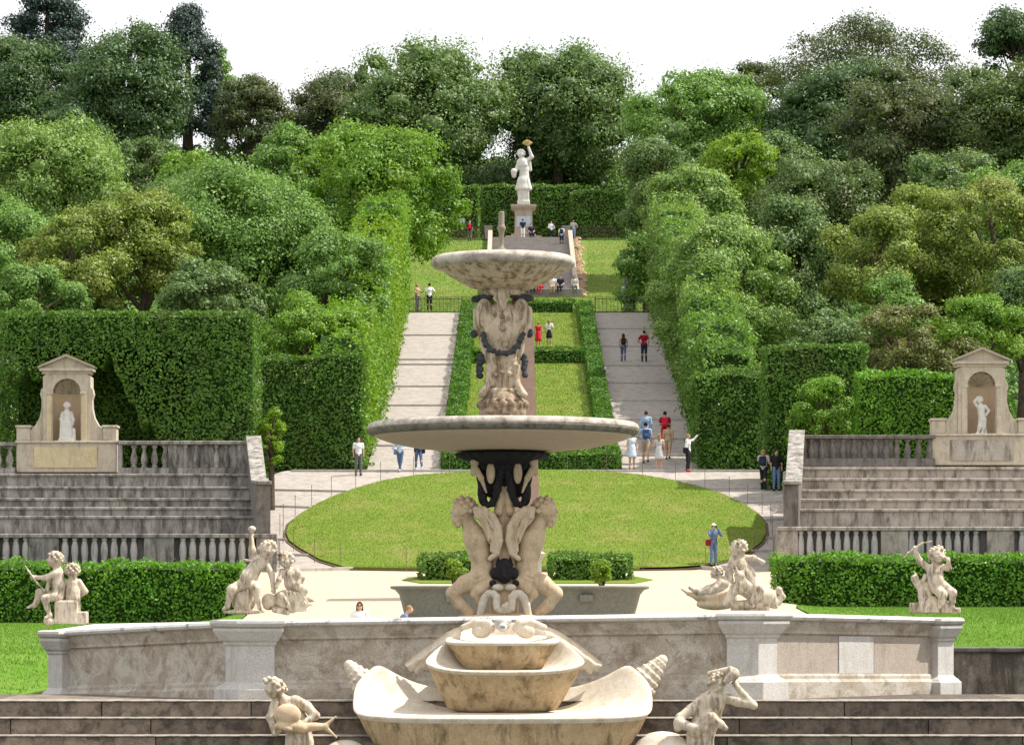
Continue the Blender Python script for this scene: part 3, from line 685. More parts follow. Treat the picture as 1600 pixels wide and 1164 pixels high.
endwall('r', xr, None, 'stepped sloping end wall beside the right seating tiers', 681, M['darktier'])
# lower balustrades, hard against the seats
D = 118.; za, zc = 1.45, wz(834, D)
balustrade('long grey lower balustrade of tight stone balusters behind the left hedge', -21, wx(432, D), D, za, zc, 'lower balustrades', M['tier'], 34, [(0, 21 + wx(432, D))], [(.2, .3), (3.75, .55), (8.0, .55), (21 + wx(432, D) - .35, .38)], True)
balustrade('long brownish lower balustrade of tight stone balusters behind the right hedge', wx(1215, D), 21, D, za, wz(823, D), 'lower balustrades', M['tierR'], 33, [(0, 21 - wx(1215, D))], [(.35, .38), (4.3, .5), (8.2, .5)], True)
for s_, x0, x1, zz, lb in ((-1, -21, wx(425, D), wz(833.5, D), 'left'), (1, wx(1222, D), 21, wz(823, D), 'right')):
    t = thing('walkway', 'flat stone walkway between lower balustrade and %s seating tiers' % lb, 'walkway', ((x0 + x1) / 2, 118.2, 1.4)); 
    MB().box((-(x1 - x0) / 2, .02, -.2), ((x1 - x0) / 2, 4., zz - 1.4 - .2)).build('paving', M['tier'], t)
# upper balustrades
D = 129.; xa = wx(185, D); xb = -10.45; zb = wz(738, D)
balustrade('upper right-hand balustrade of the left tiers, mostly walled up between its balusters', xa, xb, D, zb, wz(689, D), 'upper balustrades', M['tier'], 13, [(2.0, xb - xa)], [(xb - xa - .3, .3), (.08, .08)])
balustrade('short piece of open balustrade left of the niche with the draped statue', -21.4, wx(24, D), D, zb, wz(691, D), 'upper balustrades', M['tier'], 3, [], [])
xa = 11.4; xb = wx(1460, D); zb2 = wz(722, D)
balustrade('dark upper balustrade of the right tiers, walled up with three open balusters', xa, xb, D, zb2, wz(680, D), 'upper balustrades', M['darktier'], 13, [(0, 3.95)], [(.25, .18)])
# ------------------------------------------------------------------ niches
def niche(label, xc, D, ybase, s, m, mi, mpanel, group):
    """aedicule: s = metres per unit, unit = photo pixel"""
    u = D / FPX; zb = wz(ybase, D); X = wx(xc, D); t = thing('statue_niche', label, 'niche', (X, D, zb), 0, group)
    B = lambda a, b, nm, mt, bv=.0: MB().box(tuple(v * u for v in a), tuple(v * u for v in b)).build(nm, mt, t, bevel=bv * u)
    # plinth block flush with the balustrade
    B((-78, -10, -1), (78, 34, 44), 'plinth', m, 1); B((-50, -12, 6), (48, -9.9, 38), 'plaster_panel', mpanel); B((-80, -13, 44.1), (80, 34, 48), 'ledge', m, 1)
    # body with arched recess
    w_, hh, sp = 37, 104, 75; r = 22; n = 14; zf = 48.2
    out = [(-w_, zf), (w_, zf), (w_, zf + hh), (-w_, zf + hh)]
    arc = [(r * math.cos(PI * i / n), zf + sp + r * math.sin(PI * i / n)) for i in range(n + 1)]
    V = []; F = []
    ring = [(r, zf)] + arc + [(-r, zf)]
    outer = [(w_, zf)] + [(w_ if i <= n * .25 else (-w_ if i >= n * .75 else w_ - (i - n * .25) / (n * .5) * 2 * w_), zf + hh if n * .25 <= i <= n * .75 else zf + sp + (hh - sp) * (i / (n * .25) if i < n * .25 else (n - i) / (n * .25))) for i in range(n + 1)] + [(-w_, zf)]
    k = len(ring)
    for y_ in (-6, 32):
        V += [(p[0] * u, y_ * u, p[1] * u) for p in ring] + [(p[0] * u, y_ * u, p[1] * u) for p in outer]
    for i in range(k - 1):
        F += [(i, k + i, k + i + 1, i + 1), (2 * k + i, 2 * k + i + 1, 3 * k + i + 1, 3 * k + i), (i, i + 1, 2 * k + i + 1, 2 * k + i), (k + i, 3 * k + i, 3 * k + i + 1, k + i + 1)]
    mk('surround', V, F, m, t)
    # curved recess back
    V = []; F = []; 
    for j in range(9):
        a = PI * j / 8
        for zz in (zf, zf + sp): V.append((-r * 1.02 * math.cos(a) * u, (8 + 22 * math.sin(a)) * u, zz * u))
    for j in range(8): F.append((2 * j, 2 * j + 2, 2 * j + 3, 2 * j + 1))
    mk('recess', V, F, mi, t, True)
    # scallop half dome
    V = []; F = []; nu, nv = 28, 8
    for i in range(nu + 1):
        a = PI * i / nu; rib = 1 - .09 * abs(math.sin(a * 7))
        for j in range(nv + 1):
            q = PI / 2 * j / nv; rr = r * math.cos(q) * (rib if j < nv else 1)
            V.append((rr * math.cos(a) * u, (7 + 22 * math.sin(q) * rib) * u, (zf + sp + rr * math.sin(a)) * u))
    for i in range(nu):
        for j in range(nv): F.append((i * (nv + 1) + j, i * (nv + 1) + j + 1, (i + 1) * (nv + 1) + j + 1, (i + 1) * (nv + 1) + j))
    mk('scallop', V, F, m, t)
    B((-r - 8, -9, zf + sp - 3), (-r + 1, -5.9, zf + sp + 1), 'impost', m, .6); B((r - 1, -9, zf + sp - 3), (r + 8, -5.9, zf + sp + 1), 'impost', m, .6)
    for q in (-1, 1):
        lo_, hi_ = sorted((q * (r + 1.5), q * (r + 9))); B((lo_, -8, zf), (hi_, -5.9, zf + sp - 3.1), 'pilaster', mpanel if mpanel is M['ochre'] else m, .5)
        # volute sweeping to the side
        pr = [(w_, zf + 84), (w_ + 3.5, zf + 80), (w_ + 5, zf + 72), (w_ + 2.5, zf + 64), (w_ + 3, zf + 50), (w_ + 6, zf + 36), (w_ + 12, zf + 25), (w_ + 20, zf + 17), (w_ + 22, zf + 12), (w_ + 22, zf), (w_, zf)]
        V, F = loft([[(q * a_ * u, y_ * u, z_ * u) for a_, z_ in pr] for y_ in (-3, 14)]); mk('volute', V, F, m, t, bevel=.5 * u)
        lo_, hi_ = sorted((q * 57, q * 78)); B((lo_, -9, zf), (hi_, 18, zf + 20), 'end_block', m, 1); lo_, hi_ = sorted((q * 55, q * 80)); B((lo_, -11, zf + 20.1), (hi_, 20, zf + 24), 'end_block', m, 1)
    z0 = zf + hh
    B((-38, -8, z0 + .1), (38, 20, z0 + 4), 'cornice', m, 1); B((-42, -12, z0 + 4.1), (42, 20, z0 + 9), 'cornice', m, 1)
    V, F = loft([[(-42 * u, y_ * u, (z0 + 9.1) * u), (42 * u, y_ * u, (z0 + 9.1) * u), (0, y_ * u, (z0 + 27) * u)] for y_ in (-6, 20)]); mk('pediment', V, F, m, t)
    for q in (-1, 1):
        pr = [(q * 43, z0 + 9.2), (q * 45, z0 + 11.5), (0, z0 + 31), (0, z0 + 27)]
        V, F = loft([[(a_ * u, y_ * u, z_ * u) for a_, z_ in pr] for y_ in (-13, 20.3)]); mk('raking_cornice', V, F, M['pedestal'], t)
    return t, u, zf
nl, nu_, nzf = niche('niche with triangular pediment above ochre plaster patch, sheltering the draped statue', 105, 129.3, 737, 1, M['niche'], M['nichein'], M['ochre'], 'statue niches of the amphitheatre')
nr, _, _ = niche('niche with triangular pediment above plain beige panel, sheltering the naked statue', 1533, 129.3, 726, 1, M['niche'], M['nichein'], M['tierR'], 'statue niches of the amphitheatre')

# ------------------------------------------------------------------ carved figures
def head(x, y, d, r, yaw=0, tilt=0, curls=True, seed=0, beard=False):
    """child-like head; yaw 0 faces the viewer, +90 faces picture-right, 180 looks away"""
    a = math.radians(yaw); fx, fd = math.sin(a), math.cos(a); sx, sd = math.cos(a), -math.sin(a)
    b = math.radians(tilt); ux, uy = math.sin(b), -math.cos(b)
    def q(f, s, u): return (x + (fx * f + sx * s + ux * u) * r, y + (uy * u) * r, d + (fd * f + sd * s) * r)
    P = [('e', (x, y, d), (r * .92, r, r * .92)), ('e', q(.18, 0, -.42), (r * .66, r * .6, r * .66), r * .2),
         ('e', q(.62, .38, -.28), (r * .26, r * .26, r * .26), r * .15), ('e', q(.62, -.38, -.28), (r * .26, r * .26, r * .26), r * .15),
         ('c', q(.86, 0, .12), q(.98, 0, -.16), r * .10, r * .15, r * .1), ('e', q(.70, 0, -.72), (r * .22, r * .2, r * .22), r * .12),
         ('e', q(.86, 0, -.44), (r * .2, r * .07, r * .12), r * .06),
         ('E', q(.98, .34, .02), (r * .17, r * .13, r * .17), r * .2), ('E', q(.98, -.34, .02), (r * .17, r * .13, r * .17), r * .2),
         ('E', q(1.0, 0, -.52), (r * .2, r * .04, r * .14), r * .05),
         ('e', q(0, .95, -.12), (r * .16, r * .22, r * .16), r * .08), ('e', q(0, -.95, -.12), (r * .16, r * .22, r * .16), r * .08)]
    if curls:
        rn = random.Random(seed + int(x))
        for i in range(34):
            z = 1 - 1.35 * (i + .5) / 34; th = i * 2.399; s = math.sqrt(max(0, 1 - z * z)); f, si = s * math.cos(th), s * math.sin(th)
            if f > .35 and z < .62: continue
            k = .98 + .08 * rn.random(); P.append(('e', q(f * k, si * k, z * k), (r * .23,) * 3, r * .08))
    if beard:
        for i in range(6): P.append(('e', q(.66 - .05 * i, (i % 3 - 1) * .3, -.72 - .1 * i), (r * .26,) * 3, r * .12))
    return P
def hand(x, y, d, r, dx, dy, dd=0, curl=.5):
    """palm, four bent fingers and a thumb; (dx, dy, dd) points along the fingers"""
    v = Vector((dx, dy, dd)).normalized(); n = Vector((0, 0, 1)) if abs(v.z) < .8 else Vector((1, 0, 0)); s = v.cross(n).normalized(); n = s.cross(v)
    o = Vector((x, y, d)); P = [('e', tuple(o + v * r * .6), (r * .85, r * .85, r * .7), r * .3)]
    for i, l in enumerate((.85, 1.05, 1., .75)):
        b = o + v * r * 1.1 + s * r * (i - 1.5) * .42; m = b + v * r * l * .55 - n * r * .1; e = m + v * r * l * .5 * (1 - curl) - n * r * l * .55 * curl
        P += [('c', tuple(b), tuple(m), r * .2, r * .18, r * .08), ('c', tuple(m), tuple(e), r * .18, r * .14, r * .05)]
    b = o + v * r * .3 + s * r * -.7; e = b + v * r * .7 - s * r * .45
    return P + [('c', tuple(b), tuple(e), r * .26, r * .17, r * .12)]
def limb(*pts):
    """chain of (x, y, d, r)"""
    return [('c', a[:3], b[:3], a[3], b[3]) for a, b in zip(pts[:-1], pts[1:])]
def sculpture(name, label, x0, y0, D, prims, m, group=None, cat='statue', h=.85, k=3.2, part='figure', wob=None):
    s = D / FPX; t = thing(name, label, cat, (wx(x0, D), D, wz(y0, D)), 0, group)
    V, F = pxfig(prims, x0, y0, s, h, k); mk(part, V, F, m, t, True); return t, s
def addpart(t, name, prims, x0, y0, s, m, h=.85, k=3.):
    V, F = pxfig(prims, x0, y0, s, h, k); return mk(name, V, F, m, t, True)
G4 = 'marble putti on the pool wall'
# A: two putti back to back on a block, far left
t, s = sculpture('putto_statue', 'marble putto seated in profile holding a bow, back to back with a smaller putto', 90, 973, 40.3,
    head(86.5, 874, 3, 11.8, -90, 4, seed=1) + limb((90, 886, 3, 5), (91, 895, 3, 8.5), (92, 915, 3, 9.5), (91, 932, 3, 10)) +
    limb((86, 896, 9, 5.2), (72, 903, 11, 4.4), (57, 902, 12, 3.2)) + hand(56, 902, 12, 4, -1, .1) + limb((88, 897, -4, 5), (77, 908, -2, 4.2), (74, 921, 4, 3.2)) + hand(74, 920, 4, 4, -.4, 1) +
    limb((88, 930, -2, 7.5), (61, 926, -3, 6), (57, 940, -2, 4.2), (53, 946, -2, 3.2)) + limb((54, 945, -2, 3.4), (43, 949, -1, 2)) +
    limb((87, 931, 9, 7.5), (72, 935, 12, 6), (76, 950, 12, 4.4), (80, 961, 12, 3.2)) + limb((80, 961, 12, 3.4), (73, 965, 16, 2.2)), M['statue'], G4, part='putto')
addpart(t, 'bow', limb((41.5, 884, 14, .9), (47, 893, 14, 1.4), (54, 902, 14, 1.6), (60, 911, 14, 1.5), (72, 923, 13, 1)), 90, 973, s, M['statue'], .6)
addpart(t, 'putto', head(113, 892, -2, 11, 175, 0, seed=2) + limb((113, 903, -2, 5), (113, 910, -2, 9), (114, 924, -2, 11), (114, 934, -2, 11)) + limb((123, 909, -2, 5), (133, 924, -5, 4), (124, 930, -12, 3)) + limb((104, 909, -3, 5), (99, 922, -8, 4), (106, 930, -14, 3)) + limb((114, 934, -2, 11), (116, 956, -8, 9)), 90, 973, s, M['statue'])
addpart(t, 'block', [('b', (104, 956, -1), (18, 18.5, 14)), ('b', (128, 965, -1), (9, 10, 12)), ('e', (78, 970, 8), (9, 7, 9))], 90, 973, s, M['statue'], 1., 1.)
# B: putto with raised arm on a shell, and a companion with a swan
t, s = sculpture('putto_statue', 'chubby marble putto on a shell raising a ball, with a swan beside him', 385, 961, 37.3,
    head(418, 858, 6, 12.6, -14, 14, seed=3) + limb((411, 868, 5, 5.5), (404, 880, 6, 10), (391, 899, 7, 13), (387, 910, 6, 12.5)) + [('e', (386, 903, 14), (10, 10, 8))] +
    limb((399, 873, 3, 6), (394, 858, 2, 5), (392.5, 838, 2, 3.4)) + hand(392.6, 838, 2, 4, .1, -1) + limb((414, 878, 3, 5.5), (425, 898, 2, 4.5), (427.5, 921, 4, 3.2)) + hand(427.5, 920, 4, 4, .2, 1) +
    limb((379, 912, 8, 8.5), (364, 921, 20, 7.6), (360, 934, 18, 5), (357, 946, 16, 3.6)) + limb((357, 946, 16, 3.8), (351, 952, 22, 2.4)) +
    limb((396, 913, 8, 8.5), (401, 919, 24, 7.6), (405, 936, 22, 5), (408, 949, 20, 3.8)) + limb((408, 949, 20, 3.8), (413, 955, 26, 2.6)) + limb((394, 878, -8, 3), (381, 874, -12, 1.6)), M['statue'], G4, part='putto')
addpart(t, 'ball', [('e', (394, 826.5, 2), (6, 5, 6)), ('c', (393, 830, 2), (392.6, 835, 2), 4.2, 3)], 385, 961, s, M['statue'], .6, 1)
addpart(t, 'shell', [('e', (380, 956, 10), (31, 3.6, 16)), ('e', (381, 938, 4), (19, 19, 11)), ('c', (389, 922, 14), (388, 952, 16), 3, 4), ('c', (375, 928, 12), (372, 952, 15), 4, 5), ('e', (420, 940, 0), (12, 13, 9))], 385, 961, s, M['statue'], .8, 2.5)
addpart(t, 'putto', head(446.5, 874, -6, 12.2, -25, -6, seed=4) + limb((450, 886, -6, 5), (453, 897, -6, 11), (456, 911, -6, 12.5)) + limb((462, 891, -3, 5.5), (472, 903, 2, 4.3), (466, 912, 8, 3.2)) + limb((441, 893, -3, 5), (436, 906, 4, 4), (432, 917, 8, 3.2)) + limb((459, 914, -2, 9), (476, 922, 6, 6), (470, 938, 8, 4)), 385, 961, s, M['statue'])
addpart(t, 'swan', [('e', (455, 938, -4), (31, 18, 15)), ('c', (470, 930, 0), (490, 939, 2), 8, 1.5), ('c', (465, 944, 4), (487, 944, 4), 9, 2), ('c', (462, 950, 4), (478, 953, 4), 6, 2), ('c', (440, 930, 10), (458, 954, 8), 5, 4), ('c', (430, 952, 8), (450, 957, 8), 5, 4), ('c', (474, 905, -4), (471, 914, -3), 2, 2)] + [('c', (448 + 6 * i, 924 + i, 9), (454 + 7 * i, 946 - i, 10), 2.2, 1.2, 1.2) for i in range(5)], 385, 961, s, M['statue'], .8, 2.2)
# C: putto riding a sea creature, companion reclining behind
t, s = sculpture('putto_statue', 'marble putto twisting astride a sea creature with a curled tail', 1170, 953, 37.3,
    head(1153, 857, 6, 12.8, -35, 12, seed=5) + limb((1156, 869, 4, 6), (1157, 882, 4, 12.5), (1166, 898, 4, 13), (1177, 912, 3, 13.5)) +
    limb((1163, 872, 6, 5.8), (1177, 872, 9, 4.6), (1189, 877, 11, 3.2)) + hand(1188, 877, 11, 4, 1, .4) + limb((1145, 873, 5, 5.8), (1139, 888, 12, 4.8), (1141, 905, 18, 3.6)) + hand(1141, 904, 18, 4, .3, 1) +
    limb((1178, 915, 10, 9.5), (1185, 921, 20, 7), (1178, 931, 20, 5), (1172, 940, 20, 3.8)) + limb((1172, 940, 20, 3.8), (1175, 947, 24, 2.4)) + limb((1168, 908, -4, 8), (1146, 918, 8, 6), (1144, 932, 10, 4)), M['statue'], G4, part='putto')
addpart(t, 'sea_creature', limb((1155, 900, 14, 8), (1160, 916, 10, 13), (1182, 928, 6, 15), (1200, 932, 2, 13), (1208, 943, 2, 7), (1212, 948, 4, 3.5)) + limb((1208, 936, 0, 6), (1216, 941, 0, 5), (1223, 932, 0, 4), (1217, 921, 0, 4.6), (1212, 926, 0, 3.4)) + limb((1217, 934, 0, 3), (1226, 933, 0, 2)) +
    [('e', (1154, 899, 18), (8, 7, 8)), ('c', (1150, 892, 18), (1149, 886, 18), 2.4, 1), ('c', (1160, 893, 18), (1162, 887, 18), 2.4, 1), ('c', (1150, 904, 22), (1158, 922, 18), 4, 2.5), ('c', (1150, 918, 12), (1130, 944, 14), 9, 4), ('c', (1142, 936, 14), (1149, 948, 18), 6, 4.5), ('e', (1166, 944, 4), (30, 7, 10)), ('b', (1172, 950, -2), (30, 3.5, 10))], 1170, 953, s, M['statue'], .85)
t2, s = sculpture('putto_statue', 'small pale marble putto reclining on a boat-like swan behind the sea creature', 1110, 953, 40.5,
    head(1119.5, 894, 0, 9.4, -70, 10, seed=6) + limb((1124, 902, 0, 4.5), (1130, 911, 0, 9), (1119, 920, 0, 9.5), (1108, 922, 0, 9)) + limb((1108, 922, 4, 7), (1090, 925, 5, 5), (1078, 918, 6, 3)) + limb((1136, 904, 0, 5), (1141, 890, 0, 6.5), (1146, 884, -2, 4)) + limb((1128, 910, 7, 4), (1118, 918, 10, 3.2), (1110, 926, 10, 2.6)), M['statue'], G4, part='putto')
addpart(t2, 'swan', limb((1140, 935, 0, 12), (1115, 936, 0, 11), (1092, 932, 0, 7), (1076, 927, 0, 3), (1065, 920, 0, 1.5)) + [('e', (1118, 944, 0), (30, 9, 12)), ('c', (1100, 934, 6), (1140, 926, 8), 5, 5)], 1110, 953, s, M['cream'])
# D: putto drawing a bow
t, s = sculpture('putto_statue', 'marble putto raising a bow at the far right end of the pool wall', 1462, 956, 40.3,
    head(1463, 867, 8, 12.6, 20, 4, seed=7) + limb((1461, 880, 5, 6), (1460, 893, 5, 12), (1462, 908, 5, 12.5), (1466, 918, 5, 12)) + [('e', (1463, 906, 12), (9, 9, 7))] +
    limb((1449, 886, 4, 5.6), (1436, 876, 5, 4.8), (1428.5, 860, 6, 3.4)) + hand(1429, 860, 6, 4, -.1, -1) + limb((1472, 886, 5, 5.4), (1481, 888, 8, 4.4), (1480, 876, 12, 3.4)) + hand(1480, 877, 12, 4, -.2, -1) +
    limb((1462, 919, 8, 8.5), (1470, 929, 20, 7), (1469, 940, 19, 5), (1467, 948, 18, 3.8)) + limb((1474, 916, 6, 8), (1486, 926, 16, 6.6), (1486, 939, 14, 4.6), (1485, 949, 13, 3.6)) + limb((1485, 949, 13, 3.6), (1493, 953, 18, 2.4)), M['statue'], G4, part='putto')
addpart(t, 'bow', limb((1411, 872, 8, .9), (1418, 864, 8, 1.3), (1428, 856, 8, 1.6), (1440, 849, 8, 1.4), (1455, 845.5, 8, .8)), 1462, 956, s, M['statue'], .6)
addpart(t, 'quiver', limb((1430, 904, -4, 6.5), (1434, 914, -4, 4.5), (1436, 921, -4, 2.5)) + limb((1432, 898, -4, 1.4), (1428, 892, -4, 1)) + limb((1437, 912, -4, 3), (1442, 908, 0, 3), (1446, 900, 0, 4)), 1462, 956, s, M['statue'])
addpart(t, 'rock', [('b', (1436, 949, 0), (14, 8, 11)), ('e', (1455, 944, 4), (17, 13, 12)), ('e', (1472, 946, 6), (12, 10, 10)), ('e', (1446, 928, -2), (12, 20, 8)), ('b', (1470, 953, 2), (29, 4, 13))], 1462, 956, s, M['statue'], .85)
# E, F: figures at the foot of the basin
G5 = 'carved figures at the foot of the shell cascade'
t, s = sculpture('boy_statue', 'half-length marble boy bending to clutch a fish with forked tail, left of the shells', 462, 1200, 35.6,
    head(430, 1074, 10, 16.5, -62, -22, seed=8) + limb((440, 1089, 8, 8), (452, 1105, 2, 17), (466, 1130, 0, 19), (468, 1160, 0, 22), (466, 1200, 0, 26)) +
    limb((462, 1094, 8, 9), (480, 1103, 12, 8), (494, 1117, 16, 6.6), (474, 1130, 24, 5)) + hand(476, 1129, 24, 5.5, -1, .25) + limb((432, 1098, 10, 8.5), (424, 1120, 14, 7), (432, 1143, 22, 5.4), (446, 1137, 30, 4)) + hand(444, 1138, 30, 5.5, 1, -.3), M['statue'], G5, h=1., part='boy')
addpart(t, 'fish', [('e', (451, 1116, 24), (21, 18, 12)), ('c', (440, 1132, 28), (474, 1136, 26), 7, 8), ('c', (470, 1134, 22), (510, 1134, 18), 10, 4.5), ('c', (508, 1134, 18), (526, 1118, 18), 4, 1.2), ('c', (508, 1134, 18), (527, 1151, 18), 4, 1.2), ('c', (434, 1132, 32), (456, 1138, 34), 3.5, 2.5)], 462, 1200, s, M['cream'], 1.)
t, s = sculpture('triton_statue', 'half-length bearded marble triton blowing a conch with his arm raised, right of the shells', 1100, 1200, 35.6,
    head(1121, 1064, 8, 14.5, 48, 16, seed=9, beard=True) + limb((1118, 1078, 6, 9), (1114, 1096, 2, 19), (1104, 1122, 0, 21), (1094, 1150, 0, 21), (1092, 1200, 0, 26)) +
    limb((1128, 1088, 8, 9), (1152, 1095, 14, 7.6), (1176, 1101, 16, 6), (1162, 1086, 14, 5.4), (1149, 1070, 12, 4.4)) + hand(1150, 1071, 12, 5.5, -.6, -1) + limb((1100, 1092, 4, 10), (1080, 1108, 8, 8.5), (1062, 1120, 14, 7), (1058, 1136, 20, 6)) +
    limb((1086, 1140, 16, 12), (1108, 1118, 22, 9), (1124, 1130, 26, 6), (1132, 1136, 28, 4)) + limb((1060, 1128, 18, 9), (1080, 1136, 22, 7), (1100, 1136, 26, 5)), M['statue'], G5, h=1., part='triton')
addpart(t, 'conch', [('c', (1131, 1064, 20), (1144, 1053, 16), 4, 9), ('e', (1147, 1052, 16), (7, 9, 7)), ('c', (1108, 1052, 2), (1140, 1046, 14), 4, 6)], 1100, 1200, s, M['statue'], .9)
# ------------------------------------------------------------------ the two-basin fountain
FX, FZ0 = 786, 1060
t = thing('fountain', 'tall marble fountain of two round basins above winged creatures, with a spout on top', 'fountain', (wx(FX, CD), CD, -1.06))
o_ = np.array([wx(FX, CD), CD, -1.06])
def fz(y): return wz(y, CD) + 1.06
def fpart(name, prims, m, h=.9, k=3.2, x0=FX): 
    V, F = pxfig(prims, FX, 950, S, h, k); V = V + np.array([0, 0, fz(950)]); return mk(name, V, F, m, t, True)
def flathe(name, prof, m, n=64, wob=0, parent=None):
    V, F = lathe([(r * S, fz(y)) for r, y in prof], n); V = np.array(V)
    if wob:
        a = np.arctan2(V[:, 1], V[:, 0]); r = np.hypot(V[:, 0], V[:, 1]); k = 1 + wob * (np.sin(a * 9 + V[:, 2] * 14) + .6 * np.sin(a * 17 - V[:, 2] * 22)) * (r < 104 * S) * (r > 44 * S)
        V[:, 0] *= k; V[:, 1] *= k
    return mk(name, V, F, m, parent or t, True)
OX = 0
def rimarc(rc, yc, a, b, n=12, t0=-90, t1=180):
    return [(rc + a * math.cos(math.radians(q)), yc - b * math.sin(math.radians(q))) for q in np.linspace(t0, t1, n)]
lb = flathe('lower_basin', [(60, 706), (100, 703), (140, 699), (175, 692), (196, 685), (203, 681)] + [(203.5, 679)], M['basin'], 96)
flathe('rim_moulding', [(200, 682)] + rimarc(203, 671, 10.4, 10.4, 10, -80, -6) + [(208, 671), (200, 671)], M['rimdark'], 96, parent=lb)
flathe('rim', [(203, 672)] + rimarc(203, 671, 10, 10, 12, -5, 130) + [(190, 664), (186, 672), (120, 690), (10, 696), (0, 696)], M['basinrim'], 96, parent=lb)
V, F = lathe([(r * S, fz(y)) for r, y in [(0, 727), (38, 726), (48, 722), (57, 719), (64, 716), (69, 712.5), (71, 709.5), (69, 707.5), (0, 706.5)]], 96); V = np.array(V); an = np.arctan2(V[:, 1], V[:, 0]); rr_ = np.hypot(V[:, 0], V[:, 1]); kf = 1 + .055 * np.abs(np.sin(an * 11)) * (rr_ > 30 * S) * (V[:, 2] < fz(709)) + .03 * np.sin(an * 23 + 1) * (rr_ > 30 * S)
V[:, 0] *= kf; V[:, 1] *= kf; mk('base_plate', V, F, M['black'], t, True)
ub = flathe('upper_basin', [(0, 456), (30, 454), (46, 451), (62, 444), (80, 434), (95, 424), (103, 418), (104, 416)], M['basin2'], 96, .012)
flathe('rim', [(102, 420), (104, 420)] + rimarc(105, 411.5, 8, 8, 10, -70, 60) + [(106, 402), (100, 402), (96, 408), (60, 420), (0, 424)], M['basinrim2'] if 'basinrim2' in M else M['basinrim'], 96, parent=ub)
flathe('collar', [(0, 463), (30, 463), (33, 459), (33, 454), (30, 452), (0, 452)], M['basin2'], 40)
# spout on top
V, F = lathe([(r * S, fz(y)) for r, y in [(0, 396), (9, 396), (9, 392), (7, 389), (4, 387), (3, 380), (3.6, 371), (4.6, 364), (5.4, 361), (6.6, 358), (6.8, 355), (5.2, 353), (4.6, 350), (4.6, 333), (4.2, 331), (0, 331)]], 20)
mk('spout', np.array(V) + np.array([-2.5 * S, 0, 0]), F, M['spoutm'], t, True)
# upper shaft
def mir(prims, cx=785.5):
    out = []
    for p in prims:
        q = list(p)
        for i in (1, 2):
            if p[0] in 'cC' or i == 1: q[i] = (2 * cx - p[i][0],) + tuple(p[i][1:])
        out.append(tuple(q))
    return out
half = [('e', (757, 494, 10), (14, 27, 17)), ('c', (748, 486, 0), (748, 516, 0), 9, 8), ('e', (760, 478, -14), (14, 18, 14)), ('c', (752, 516, 6), (758, 556, 8), 7, 3.5), ('c', (760, 556, 6), (766, 572, 8), 4, 5), ('c', (764, 574, 16), (763, 600, 18), 5.5, 5), ('c', (763, 600, 18), (754, 617, 22), 5, 5.5), ('e', (753, 618, 20), (6, 5, 6)), ('c', (769, 574, 14), (768, 602, 16), 2.6, 2.6, 1.), ('c', (772, 588, -14), (760, 616, -18), 8, 7)]
body = half + mir(half) + [('e', (785.5, 515, 0), (37, 44, 34)), ('c', (785.5, 540, 0), (785.5, 575, 0), 28, 22), ('c', (785.5, 572, 0), (785.5, 618, 0), 21, 21), ('e', (785.5, 562, 14), (20, 12, 12)),
    ('e', (784, 464, 26), (13, 13, 9)), ('c', (784, 470, 27), (784, 484, 28), 8, 7), ('e', (784, 497, 32), (5, 5, 4), 1.), ('e', (785, 513, 33), (7, 8, 5), 1.), ('C', (772, 474, 34), (773, 500, 38), 4, 3), ('C', (798, 474, 34), (797, 500, 38), 4, 3), ('c', (772, 612, 20), (800, 612, 20), 5, 5)]
body += [('e', (785.5 + q * 11, 582 + (q % 2) * 4, 20), (5, 4, 4), 1.5) for q in (-1, 0, 1)]
sh = fpart('shaft', body, M['basin2'], .9, 3.)
rn = random.Random(3)
def beads(path, n, r, jit=2.2):
    P = []
    for i in range(n):
        u = i / (n - 1) * (len(path) - 1); j = min(int(u), len(path) - 2); f = u - j
        p = [path[j][q] * (1 - f) + path[j + 1][q] * f for q in range(3)]
        for _ in range(3): P.append(('e', tuple(c + rn.uniform(-jit, jit) for c in p), (r * rn.uniform(.55, 1.05),) * 3, .6))
    return P
fpart('garland', beads([(755, 526, 28), (759, 541, 33), (770, 552, 37), (785, 557, 39), (800, 552, 37), (811, 541, 33), (816, 526, 28)], 26, 4.2) + beads([(753, 556, 8), (750, 570, 8), (749, 586, 8)], 9, 5) + beads([(818, 556, 8), (820, 570, 8), (820, 586, 8)], 9, 5), M['blackgarland'], .8, 1.)
for kb in ([('e', (744, 468, 6), (8, 5.5, 8)), ('c', (750, 466, 8), (766, 464, 14), 4.5, 5)], [('e', (823, 467, 6), (11, 6, 8)), ('c', (818, 465, 8), (800, 463, 14), 5, 5)], [('e', (741, 522, 4), (6.5, 6.5, 6))], [('e', (827, 521, 4), (6.5, 7.5, 6))]): fpart('knob', kb, M['blackgarland'], .8, 2)
ringp = [('e', (785.5, 634, 0), (35, 10, 33))] + [('e', (785.5 + 35 * math.cos(a), 632, 34 * math.sin(a)), (6, 7, 5), 1.) for a in np.linspace(0, 2 * PI, 17)[:-1]] + [('c', (785.5, 638, 0), (785.5, 645, 0), 36, 37)] + [('E', (785.5 + 37 * math.cos(a + .2), 628, 37 * math.sin(a + .2)), (4, 3, 4)) for a in np.linspace(0, 2 * PI, 17)[:-1]]
fpart('base_ring', ringp, M['brownstone'], .9, 2.5)
